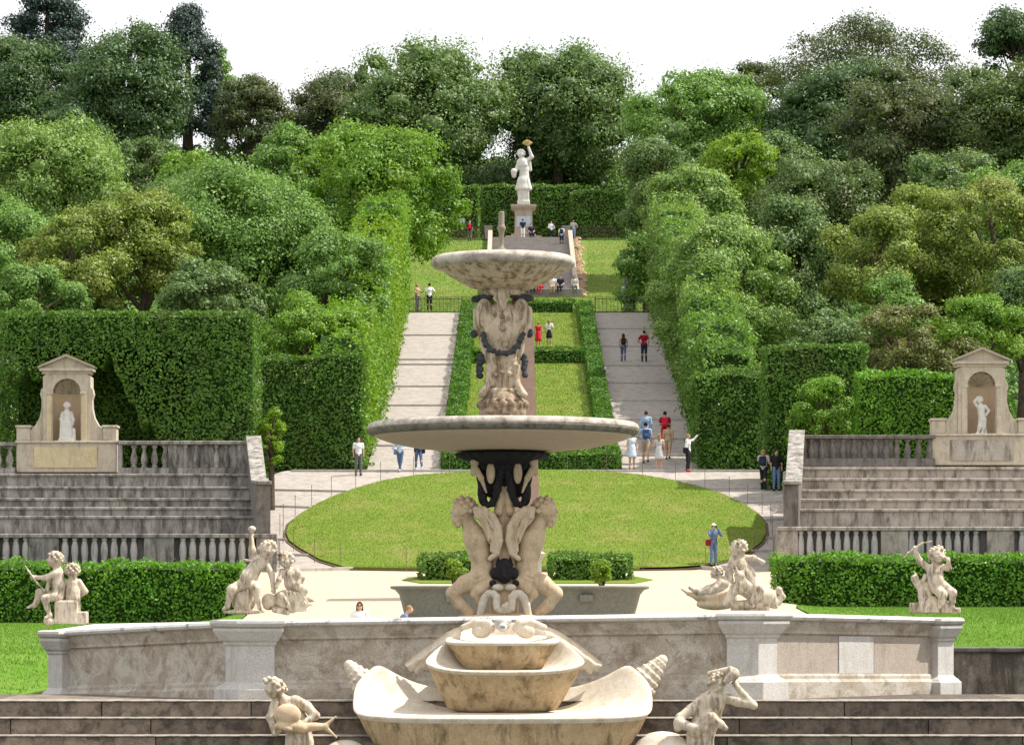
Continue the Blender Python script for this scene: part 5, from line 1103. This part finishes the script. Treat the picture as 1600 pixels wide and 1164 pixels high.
hedge('tall_hedge', 'clipped hedge behind and beyond the right niche', [(wx(1500, 135.5), 135.5), (21, 135.5)], 2., 3., 'hedge', .17, 1.0, wz(600, 135), TH, seed=12, rough=.14, topvar=.15, zbase=4.8)
EH = 'terrace hedges behind the robed statue'
hedge('terrace_hedge', 'tall dark hedge wall directly behind the robed statue', [(wx(752, 264), 264), (wx(905, 264), 264)], 2., 4.6, 'hedge', .26, 1.1, wz(291, 264), EH, seed=13, rough=.12)
hedge('terrace_hedge', 'nearer hedge block with a lit edge left of the robed statue', [(wx(680, 260), 260.5), (wx(748, 260), 260.5)], 2., 4.6, 'hedge', .26, 1.1, wz(291, 260), EH, seed=14, rough=.12)
hedge('terrace_hedge', 'hedge block with rusty top right of the robed statue', [(wx(892, 262), 261.5), (wx(975, 262), 261.5)], 2., 4.4, 'hedge', .26, 1.1, wz(302, 262), EH, seed=15, rough=.2, topvar=.2)
# leafy screens along both sloping paths
SG = 'leafy screens lining the sloping paths'
for i, (a, b, hh, lf, lb) in enumerate([(144.5, 158, 5.6, 'bright', 'lowest length of leafy screen along the left path'), (158, 172, 6.3, 'bright', 'second length of leafy screen up the left path'), (172, 186, 6.6, 'lime', 'third length of leafy screen up the left path, yellow-green'), (186, 200, 6.8, 'bright', 'uppermost length of leafy screen along the left path')]):
    hedge('leafy_screen', lb, [(-7.75, a), (-7.75, b)], 2.4, hh, lf, .22, 1., None, SG, 'hedge', seed=30 + i, rough=.38, topvar=.9)
for i, (a, b, hh, lf, lb) in enumerate([(147.5, 160, 5.2, 'mid', 'lowest length of leafy screen along the right path'), (160, 174, 6.0, 'light', 'second length of leafy screen up the right path'), (174, 187, 6.6, 'mid', 'third length of leafy screen up the right path'), (187, 200, 6.8, 'light', 'uppermost length of leafy screen along the right path')]):
    hedge('leafy_screen', lb, [(9.95, a), (9.95, b)], 2.4, hh, lf, .22, 1., None, SG, 'hedge', seed=40 + i, rough=.38, topvar=.9)
# ------------------------------------------------------------------ trees
TR = [
 # name, label, x, y, rx, ry, D, leaf, size, dens, gap, shape, clr
 ('conifer_tree', 'dark blue-green conifer with bare trunk at the top left corner', 72, 60, 56, 92, 310, 'conifer', .42, 1.3, .12, 'cone', .28),
 ('conifer_tree', 'slender dark conifer with straight trunk between two broad trees at upper left', 294, 120, 50, 100, 298, 'conifer', .42, 1.1, .0, 'cone', .30),
 ('evergreen_tree', 'broad rounded dark evergreen on the crest left of the slender conifer', 186, 163, 90, 103, 284, 'dark', .42, 1.1, 0, 'round', .26),
 ('evergreen_tree', 'bushy dark evergreen at the left edge below the corner conifer', 25, 150, 80, 85, 292, 'dark', .42, 1., .1, 'round', .26),
 ('oak_tree', 'sparse purplish-green tree against the sky right of the slender conifer', 392, 200, 58, 92, 286, 'brown', .38, .9, .15, 'round', .22),
 ('oak_tree', 'grey-green tree peeping out behind the slender conifer', 340, 150, 38, 78, 322, 'mid', .42, .9, .1, 'round', .26),
 ('oak_tree', 'bronze-tinted oak on the crest left of the big central tree', 522, 200, 72, 88, 292, 'brown', .40, .9, .1, 'round', .25),
 ('holm_oak', 'great grey-green holm oak on the crest left of the robed statue', 672, 182, 104, 110, 284, 'mid2', .42, 1.05, .04, 'round', .25),
 ('holm_oak', 'great dark holm oak on the crest right of the robed statue', 872, 188, 104, 106, 290, 'mid2', .42, 1.0, .08, 'round', .25),
 ('chestnut_tree', 'fresh green rounded chestnut on the crest at right of centre', 1088, 190, 100, 76, 262, 'mid', .42, 1.1, 0, 'round', .27),
 ('oak_tree', 'faint distant brownish tree low on the right skyline', 1188, 165, 52, 62, 335, 'brown', .42, .8, .2, 'round', .24),
 ('oak_tree', 'enormous airy oak with sky showing through its top at upper right', 1368, 160, 160, 124, 275, 'brown', .36, .75, .36, 'round', .17),
 ('oak_tree', 'dark leafy oak in front of the enormous airy oak', 1300, 235, 122, 120, 262, 'dark', .40, .95, .1, 'round', .2),
 ('evergreen_tree', 'dark green tree on the skyline at the top right corner', 1592, 82, 58, 62, 282, 'dark', .42, 1.1, 0, 'round', .28),
 ('oak_tree', 'bronze-green oak in the middle of the right slope', 1425, 268, 98, 128, 240, 'brown', .34, 1., .08, 'round', .23),
 ('oak_tree', 'tall mixed green and bronze tree at the right edge of the slope', 1580, 210, 105, 105, 236, 'olive2', .36, .95, .1, 'round', .22),
 ('chestnut_tree', 'dark spreading chestnut drooping over the top of the right path', 1030, 300, 66, 102, 236, 'mid2', .38, 1.1, 0, 'round', .26),
 ('lime_tree', 'small bright lime-green tree above the right path', 1150, 265, 56, 50, 232, 'lime', .36, 1.1, 0, 'round', .28),
 ('poplar_tree', 'pale green bushy tree leaning over the upper right path', 1075, 345, 70, 90, 205, 'light', .30, 1.1, 0, 'round', .24),
 ('poplar_tree', 'large silvery green tree beside the middle of the right path', 1128, 470, 96, 140, 168, 'light', .26, 1.1, 0, 'round', .22),
 ('evergreen_tree', 'rounded deep green tree between silvery and yellowish trees on the right', 1252, 440, 80, 130, 186, 'mid2', .30, 1.15, 0, 'round', .25),
 ('laurel_tree', 'yellowish bushy tree just right of the deep green rounded tree', 1375, 440, 78, 104, 166, 'yellow', .26, 1.05, .05, 'round', .24),
 ('laurel_tree', 'tallest yellowish bushy tree in the middle of the right slope, above the niche hedge', 1468, 400, 84, 112, 170, 'yellow', .26, 1.05, .05, 'round', .23),
 ('laurel_tree', 'yellowish bushy tree nearest the right edge of the picture', 1562, 435, 76, 112, 167, 'yellow', .26, 1.05, .05, 'round', .24),
 ('oak_tree', 'shadowy green tree at the right margin above the niche', 1598, 380, 85, 130, 192, 'mid', .30, 1., .05, 'round', .24),
 ('olive_tree', 'dull olive bush rising behind the right clipped hedge', 1420, 570, 92, 72, 146, 'olive', .20, 1.1, 0, 'round', .22),
 ('laurel_tree', 'fresh green shrub just left of the right niche roof', 1530, 520, 58, 62, 148, 'bright', .22, 1.1, 0, 'round', .26),
 ('laurel_shrub', 'rounded bright laurel bush behind the dark end of the right upper balustrade', 1293, 650, 48, 66, 136, 'bright', .18, 1.2, 0, 'round', .26),
 ('oak_tree', 'big pale green tree at the left edge of the slope', 70, 300, 120, 112, 232, 'light', .34, 1.0, .05, 'round', .22),
 ('oak_tree', 'mixed green tree low at the left margin above the tall hedge', 25, 420, 100, 100, 196, 'mid', .30, 1.05, .05, 'round', .23),
 ('laurel_tree', 'yellow-tinged bushy tree above the niche end of the left tall hedge', 128, 425, 86, 100, 166, 'yellow', .26, 1.05, 0, 'round', .24),
 ('laurel_tree', 'taller yellow-tinged bushy tree left of the large domed tree', 228, 395, 76, 100, 168, 'yellow', .26, 1.05, 0, 'round', .23),
 ('holm_oak', 'large domed mid-green tree with deep shade below, left of the screen', 390, 400, 132, 130, 184, 'mid', .28, 1.15, 0, 'round', .22),
 ('chestnut_tree', 'big fresh green tree overhanging the top of the left path', 605, 310, 98, 104, 212, 'bright', .34, 1.1, 0, 'round', .24),
 ('lime_tree', 'small bright shrubby tree below the slender conifer', 300, 285, 52, 48, 246, 'bright', .36, 1., .1, 'round', .26),
 ('oak_tree', 'loose green tree under the sparse purplish tree', 445, 260, 50, 60, 254, 'mid', .36, 1., .1, 'round', .24),
 ('laurel_tree', 'mid-green bushy tree in front of the domed tree, near the left path', 520, 455, 74, 100, 160, 'mid', .24, 1.1, 0, 'round', .24),
 ('laurel_shrub', 'bright leafy shrub mass above the square-cut hedge block', 480, 520, 85, 56, 149, 'bright', .20, 1.1, 0, 'round', .24),
 ('laurel_shrub', 'small yellow-green shrub by the left end wall of the tiers', 424, 690, 17, 58, 133.5, 'lime', .17, 1.3, 0, 'round', .3),
 ('laurel_tree', 'shaded green tree just above the right screen', 1010, 430, 45, 70, 203, 'mid', .28, 1.1, 0, 'round', .25),
 ('oak_tree', 'bronze-green tree behind the deep green rounded tree', 1290, 330, 90, 90, 220, 'olive2', .34, 1., .05, 'round', .22),
 ('oak_tree', 'dark tree filling the slope behind the domed left tree', 300, 360, 90, 90, 215, 'mid2', .34, 1., .0, 'round', .24),
 ('oak_tree', 'dim green tree behind the yellowish tree at right', 1500, 340, 90, 100, 212, 'mid2', .34, 1., .05, 'round', .22),
 ('oak_tree', 'soft green tree left of the great central holm oak, lower on the slope', 560, 270, 60, 60, 250, 'mid', .36, 1., 0, 'round', .25),
 ('evergreen_tree', 'dark tree closing the slope above the left margin trees', 110, 240, 70, 60, 270, 'dark', .4, 1., 0, 'round', .25),
 ('laurel_shrub', 'shadowy green shrub between the silvery tree and the dull olive bush', 1290, 540, 62, 50, 153, 'mid2', .24, 1.1, 0, 'round', .26),
 ('laurel_shrub', 'deep green shrub below the wide yellowish tree at right', 1395, 505, 62, 56, 158, 'mid', .24, 1.1, 0, 'round', .26),
 ('evergreen_tree', 'dark green tree at the right margin behind the niche pediment', 1600, 500, 60, 80, 152, 'mid2', .24, 1.1, 0, 'round', .26),
 ('laurel_shrub', 'shadowy shrub directly above the right end of the left tall hedge', 330, 475, 80, 52, 150, 'mid2', .24, 1.1, 0, 'round', .26),
 ('laurel_shrub', 'mixed green shrub peeping over the left tall hedge at the margin', 40, 470, 80, 52, 152, 'mid', .24, 1.1, 0, 'round', .26),
 ('oak_tree', 'dark green tree standing in the gap behind the small lime-green tree', 1215, 300, 70, 90, 246, 'mid2', .36, 1., 0, 'round', .25),
 ('oak_tree', 'shaded tree low on the left slope below the rounded dark evergreen', 235, 275, 70, 50, 262, 'mid2', .36, 1., 0, 'round', .25),
]
for a in TR: tree(*a[:11], shape=a[11], clr=a[12])
for x, y, lb in ((712, 893, 'left'), (940, 893, 'right')):
    tree('citrus_plant', 'small bright citrus plant by the %s end of the granite bath' % lb, x, y, 13, 15, 98, 'lime', .14, .8, .1, cat='plant', group='citrus plants at the bath', clr=.34)

# ------------------------------------------------------------------ people
CM = {}
def cloth(c):
    if c not in CM: CM[c] = plain('cloth', c, .85, .15, .18, 14)
    return CM[c]
SKIN = plain('skin', (.50, .30, .21), .55, .3, .08, 20)
WHITE = (.72, .72, .72); BLACK = (.02, .02, .024); NAVY = (.022, .028, .055); JEANS = (.085, .13, .24); LBLUE = (.30, .42, .60); GREY = (.13, .13, .135)
RED = (.55, .02, .04); DRED = (.28, .012, .03); TAN = (.42, .30, .19); BROWN = (.09, .05, .03); FLORAL = (.48, .47, .46); DENIM = (.14, .20, .33); PALEBL = (.50, .60, .70)
HB, HD, HL, HG = (.05, .028, .015), (.015, .012, .01), (.30, .19, .08), (.40, .39, .38)
def arms(kind, s):
    S = (.185 * s, 0, 1.40)
    return S, {'down': ((.235 * s, .02, 1.12), (.235 * s, -.05, .87)), 'bent': ((.25 * s, .03, 1.13), (.10 * s, -.22, 1.10)), 'phone': ((.27 * s, -.16, 1.25), (.07 * s, -.24, 1.52)), 'raise': ((.30 * s, -.16, 1.45), (.36 * s, -.34, 1.66)),
               'front': ((.24 * s, -.14, 1.18), (.16 * s, -.42, 1.28)), 'hip': ((.36 * s, .05, 1.14), (.19 * s, -.05, 1.0)), 'swing': ((.23 * s, .12, 1.14), (.23 * s, .08, .88)), 'lap': ((.24 * s, -.04, 1.14), (.10 * s, -.28, 1.0)), 'side': ((.36 * s, -.02, 1.25), (.58 * s, -.06, 1.36))}[kind]
def legs(kind, s):
    H = (.09 * s, 0, .93)
    return H, {'stand': ((.10 * s, -.01, .50), (.11 * s, .02, .075)), 'walk': ((.09 * s, -.13 * s, .51), (.09 * s, -.20 * s + .06, .09 if s > 0 else .12)), 'cross': ((.05 * s, -.05 * s - .02, .50), (-.03 * s, -.12 * s, .08)), 'sit': ((.11 * s, -.42, .90), (.11 * s, -.44, .48)), 'kneel': ((.1 * s, -.3, .75), (.1 * s, -.1, .4))}[kind]
NP = 0
def person(label, x, y, hpx, yaw, top, bottom, hair, al='down', ar='down', leg='stand', sleeve='short', skirt=None, shorts=False, hairlen='short', hat=None, bag=None, bagc=BLACK, shoes=BLACK, D=None, group='people in the garden', drop=0., lean=0., glasses=False, tall=None):
    """yaw 0 faces the viewer, 90 faces picture-right, 180 looks away"""
    global NP; NP += 1
    if D is None: g = ray(x, y, 60, 262); D = g.y; z = g.z + .07
    else: z = float(zt(wx(x, D), D)) + .07
    if leg == 'sit': z -= .48
    sit = leg == 'sit'; full = 1.30 - .0 if sit else 1.74
    k = tall or float(np.clip(hpx * D / FPX / full, .90, 1.10))
    t = thing('person', label, 'person', (wx(x, D), D, z - drop), math.radians(yaw), group, k)
    h = .02; P = []; ln = lambda p: (p[0], p[1] - lean * max(0, p[2] - .93), p[2])
    HC = ln((0, -.01, 1.61)); hx, hy, hz = HC
    headp = [('e', HC, (.076, .092, .112)), ('e', (hx, hy - .035, hz - .055), (.052, .055, .05), .03), ('c', (hx, hy - .088, hz + .005), (hx, hy - .104, hz - .025), .010, .015, .012), ('E', (hx + .032, hy - .092, hz + .012), (.017, .012, .010), .01), ('E', (hx - .032, hy - .092, hz + .012), (.017, .012, .010), .01),
             ('e', (hx, hy - .085, hz - .055), (.024, .010, .010), .008), ('e', (hx + .078, hy + .01, hz), (.012, .022, .03), .01), ('e', (hx - .078, hy + .01, hz), (.012, .022, .03), .01)]
    P += headp + [('c', ln((0, .01, 1.40)), ln((0, .0, 1.54)), .055, .05)]
    torso = [('e', ln((0, 0, 1.29)), (.165, .105, .17)), ('e', ln((0, 0, 1.10)), (.135, .095, .14)), ('e', (0, .005, .96), (.155, .112, .12)), ('c', ln((-.15, .0, 1.405)), ln((.15, .0, 1.405)), .055, .055)]
    P += torso; sl = []; tr = []; sh = []; hands = MB()
    for s, kind in ((-1, al), (1, ar)):
        S, (E, W) = arms(kind, s); S, E, W = ln(S), ln(E), ln(W)
        P += [('c', S, E, .050, .040), ('c', E, W, .040, .027)]
        v = (Vector(W) - Vector(E)).normalized(); hp = hand(*W, .034, *v, curl=.45)
        V, F = sdf_mesh([tuple([p[0]] + list(p[1:])) for p in hp], .0075, .008); hands.add(V, F.tolist())
        if sleeve == 'long': sl += [('c', S, E, .064, .054), ('c', E, tuple(Vector(E).lerp(Vector(W), .92)), .054, .042)]
        elif sleeve == 'short': sl += [('c', S, tuple(Vector(S).lerp(Vector(E), .62)), .068, .060)]
        else: sl += [('c', S, tuple(Vector(S).lerp(Vector(E), .1)), .058, .056)]
        H, (K, A) = legs(leg, s); 
        P += [('c', H, K, .088, .056), ('c', K, A, .056, .036), ('e', tuple(Vector(K).lerp(Vector(A), .3) + Vector((0, .015, 0))), (.054, .056, .10))]
        if not skirt:
            if shorts: tr += [('c', H, tuple(Vector(H).lerp(Vector(K), .88)), .102, .082)]
            else: tr += [('c', H, K, .100, .072), ('c', K, tuple(Vector(K).lerp(Vector(A), .92)), .070, .056)]
        f = Vector(A); P += [('c', tuple(f), (f.x, f.y - .10, f.z - .045), .036, .03)]
        sh += [('c', (f.x, f.y + .03, f.z - .035), (f.x * 1.1, f.y - .15, f.z - .045), .046, .036), ('e', (f.x, f.y + .02, f.z - .02), (.046, .05, .05))]
    V, F = sdf_mesh(P, h, .035); b = MB().add(V, F.tolist()); b.V += hands.V; b.F += [tuple(i + b.n for i in f) for f in hands.F]
    b.build('body', SKIN, t, True)
    V, F = sdf_mesh([(p[0], p[1], tuple(q + .016 for q in p[2])) if p[0] == 'e' else ('c', p[1], p[2], p[3] + .012, p[4] + .012) for p in (torso if not skirt or skirt == 'skirt' else torso)] + sl + ([('c', ln((0, 0, 1.0)), (0, -.05 if sit else 0, .62), .155, .22), ('E', (0, 0, .40), (.4, .4, .14), .01)] if skirt == 'dress' else []), h, .03)
    mk('dress' if skirt == 'dress' else 'top', V, F, cloth(top), t, True)
    if skirt == 'skirt': V, F = sdf_mesh([('c', (0, 0, .98), (0, 0, .64), .15, .20), ('E', (0, 0, .42), (.4, .4, .14), .01)], h, .02); mk('skirt', V, F, cloth(bottom), t, True)
    elif not skirt: V, F = sdf_mesh([('e', (0, .005, .955), (.168, .125, .125))] + tr, h, .03); mk('shorts' if shorts else 'trousers', V, F, cloth(bottom), t, True)
    V, F = sdf_mesh(sh, h, .02); mk('shoes', V, F, cloth(shoes), t, True)
    hp = [('e', (hx, hy + .012, hz + .022), (.086, .094, .104)), ('E', (hx, hy - .10, hz - .04), (.075, .07, .085))]
    if hairlen == 'long': hp += [('c', (hx, hy + .06, hz + .02), (hx, hy + .085, hz - .22), .08, .06), ('c', (hx + .06, hy + .03, hz), (hx + .075, hy + .03, hz - .18), .04, .03), ('c', (hx - .06, hy + .03, hz), (hx - .075, hy + .03, hz - .18), .04, .03)]
    V, F = sdf_mesh(hp, .014, .02); mk('hair', V, F, cloth(hair), t, True)
    if hat: V, F = sdf_mesh([('e', (hx, hy + .01, hz + .07), (.092, .102, .07)), ('e', (hx, hy - .08, hz + .055), (.075, .08, .014))], .014, .012); mk('cap', V, F, cloth(hat), t, True)
    if glasses: V, F = sdf_mesh([('e', (hx + .034, hy - .094, hz + .012), (.03, .012, .02)), ('e', (hx - .034, hy - .094, hz + .012), (.03, .012, .02)), ('c', (hx - .07, hy - .05, hz + .016), (hx + .07, hy - .05, hz + .016), .006, .006)], .007, .006); mk('sunglasses', V, F, cloth(BLACK), t, True)
    if bag == 'back': V, F = sdf_mesh([('b', ln((0, .20, 1.22)), (.14, .085, .2)), ('e', ln((0, .27, 1.14)), (.11, .06, .1)), ('c', ln((.1, .12, 1.42)), ln((.1, -.1, 1.3)), .02, .02), ('c', ln((-.1, .12, 1.42)), ln((-.1, -.1, 1.3)), .02, .02)], h, .03); mk('backpack', V, F, cloth(bagc), t, True)
    if bag == 'side': V, F = sdf_mesh([('b', (-.25, .02, .95), (.06, .13, .13)), ('c', (-.2, -.08, 1.0), ln((.1, -.1, 1.42)), .014, .014), ('c', (-.2, .1, 1.0), ln((.1, .08, 1.42)), .014, .014)], h, .015); mk('bag', V, F, cloth(bagc), t, True)
    if 'phone' in (al, ar): MB().box((-.05, hy - .22, hz - .05), (.05, hy - .19, hz + .02)).build('camera', cloth(BLACK), t, bevel=.006)
    return t
person('man in white shirt and grey trousers beside the dark hedge by the left path', 560, 745, 60, 15, WHITE, GREY, HB, 'down', 'down')
person('person in pale denim jacket and jeans walking with crossed steps on the left path', 625, 739, 52, 5, PALEBL, JEANS, HB, 'hip', 'bent', 'cross', 'long', bag='side', bagc=DENIM, shoes=WHITE)
person('person in dark jacket and blue jeans with shoulder bag below the big basin', 654, 737, 52, 200, NAVY, JEANS, HB, 'down', 'swing', 'walk', 'long', bag='side', shoes=WHITE)
person('woman in brown patterned cardigan leaning near the left railing', 652, 487.6, 43, 60, TAN, GREY, HL, 'bent', 'front', 'stand', 'long', hairlen='long')
person('woman in white top and black trousers at the left railing, back turned', 671, 487.2, 43, 190, WHITE, BLACK, HD, 'hip', 'down', 'stand', 'short')
person('person in white at the right railing beside a man in dark suit', 978.5, 486.5, 45, 170, WHITE, FLORAL, HB, 'down', 'down')
person('broad man in dark suit standing by the right railing', 989, 486, 48, 185, NAVY, NAVY, HD, 'down', 'hip', 'stand', 'long')
person('woman with black backpack and jeans walking up the right path', 974, 567, 44, 180, TAN, JEANS, HB, 'down', 'down', 'walk', 'short', bag='back', hairlen='long', shoes=BROWN)
person('person in red waistcoat and dark trousers walking up the right path', 1006.5, 567, 49, 185, DRED, NAVY, HD, 'swing', 'hip', 'stand', 'short')
person('person in bright red dress on the central lawn beside the obelisk', 841, 545, 31, 180, RED, RED, HL, 'down', 'down', 'stand', 'none', 'dress', D=182)
person('woman in white blouse and black skirt on the central lawn', 858, 545, 31, 170, WHITE, BLACK, HL, 'bent', 'down', 'stand', 'short', 'skirt', D=183, hairlen='long', shoes=TAN)
person('man in light blue shirt walking away up the right path behind the backpacker', 1009.5, 704, 60, 180, LBLUE, GREY, HB, 'down', 'down', 'walk', 'long')
person('man in shorts with big blue backpack walking away on the right path', 1009, 727, 65, 178, LBLUE, TAN, HD, 'down', 'hip', 'walk', 'short', shorts=True, bag='back', bagc=(.05, .09, .20))
person('person in dark red top with bright red bag on the right path', 1039, 705, 60, 180, DRED, RED, HD, 'down', 'bent', 'stand', 'short', bag='back', bagc=RED)
person('woman in pale patterned dress at the foot of the right path', 1030, 738, 58, 175, FLORAL, FLORAL, HL, 'down', 'bent', 'stand', 'none', 'dress', hairlen='long', shoes=TAN)
person('person with beige shorts half hidden behind the patterned dress on the right path', 1044, 721, 56, 170, TAN, TAN, HB, 'down', 'down', 'walk', 'short', shorts=True)
person('woman in light blue dress standing under the rim of the big basin', 987.5, 735, 57, 20, PALEBL, PALEBL, HL, 'down', 'down', 'stand', 'none', 'dress', hairlen='long', shoes=TAN)
person('woman in white blouse and black trousers raising her arm to take a picture', 1075, 739, 59, 70, WHITE, BLACK, HL, 'down', 'raise', 'stand', 'long', bag='side', shoes=RED)
person('woman with dark backpack and black leggings beside the man in the black shirt', 1193, 768, 64, 165, FLORAL, BLACK, HL, 'bent', 'phone', 'walk', 'short', bag='back', bagc=NAVY, hairlen='long')
person('man in black T-shirt and jeans at the top of the right curved path', 1213, 769, 64, 10, BLACK, DENIM, HD, 'down', 'down', 'stand', 'short')
person('man in white cap and blue denim photographing beside the oval lawn', 1115, 887, 66, 25, DENIM, DENIM, HB, 'phone', 'phone', 'stand', 'long', hat=WHITE, bag='side', bagc=DRED)
person('dark-haired woman with sunglasses in a white top seen just above the pool wall', 562, 1040, 96, 0, WHITE, JEANS, HB, 'down', 'down', hairlen='long', glasses=True, D=82, tall=.93, drop=.09)
person('person in blue shirt bending down in front of the granite bath', 620, 1040, 92, 90, DENIM, JEANS, HL, 'front', 'lap', lean=.55, D=86, tall=.90, drop=.33)
person('person in black with a bright red bag by the left terrace barrier', 734, 378, 27, 175, BLACK, GREY, HG, 'down', 'bent', bag='back', bagc=RED)
person('man in dark top and white trousers in front of the statue pedestal', 817, 379, 31, 180, NAVY, WHITE, HB, 'bent', 'bent', D=255.6)
person('person in navy sitting on the pedestal base of the robed statue', 830, 378, 22, 10, NAVY, NAVY, HB, 'lap', 'lap', 'sit', D=256., drop=.0, tall=1.)
person('woman in white jacket and dark trousers right of the statue pedestal', 861, 377, 27, 20, WHITE, NAVY, HB, 'bent', 'hip', 'stand', 'long', D=256.9)
person('woman in white top with blue bag beside the right stone pillar', 896, 377.5, 33, 0, FLORAL, LBLUE, HB, 'bent', 'hip', 'stand', 'short', D=257, bag='side', bagc=DENIM, hairlen='long')
person('person in white shirt and navy trousers near the top of the stairs', 877.5, 394, 25, 175, WHITE, NAVY, HB, 'down', 'down', D=251.5, bag='back', bagc=NAVY)
SG2 = 'people sitting at the foot of the stairs'
for x, c, c2, hr, hl, lb, dd in [(821, FLORAL, GREY, HD, 'short', 'person in grey at the left end of the group at the foot of the stairs', 226.4), (833, DENIM, NAVY, HB, 'short', 'person in blue denim sitting at the foot of the stairs', 226.2), (846, RED, RED, HL, 'long', 'woman in bright red sitting at the foot of the stairs', 226.), (864, WHITE, TAN, HL, 'long', 'woman in white sitting at the foot of the stairs', 226.2), (876, NAVY, NAVY, HB, 'short', 'person in dark clothes sitting at the foot of the stairs', 226.1), (898, FLORAL, GREY, HB, 'long', 'woman in grey sitting just right of the stair wall', 226.)]:
    person(lb, x, 466, 26, (x * 37) % 50 - 25, c, c2, hr, 'lap', 'lap', 'sit', hairlen=hl, D=dd, group=SG2, tall=1.02, drop=-.25)
# low bench they sit on, and the small grey statue by the right railing
t = thing('stone_bench', 'long low stone bench at the foot of the garden stairs', 'bench', (wx(860, 226.6), 226.6, 21.95)); MB().box((-2.3, -.25, -.2), (2.3, .35, .62)).build('seat', M['step'], t, bevel=.02)
st_ = head(982, 427, 2, 3.6, 0, 0, seed=50) + limb((982, 431, 2, 2), (982, 436, 2, 5), (982, 444, 2, 5)) + limb((977, 435, 2, 2.2), (975, 443, 4, 2), (981, 446, 6, 1.6)) + limb((987, 435, 2, 2.2), (989, 443, 2, 2), (988, 449, 2, 1.6)) + limb((980, 446, 2, 4), (979, 456, 2, 3.4), (979, 468, 2, 2.6)) + limb((985, 446, 2, 4), (986, 456, 3, 3.4), (985, 468, 2, 2.6)) + [('b', (982, 478, 2), (8, 10, 7))]
sculpture('garden_statue', 'small grey weathered statue on a block behind the couple at the right railing', 982, 488, 204, st_, M['step'], h=.6, k=1.6)
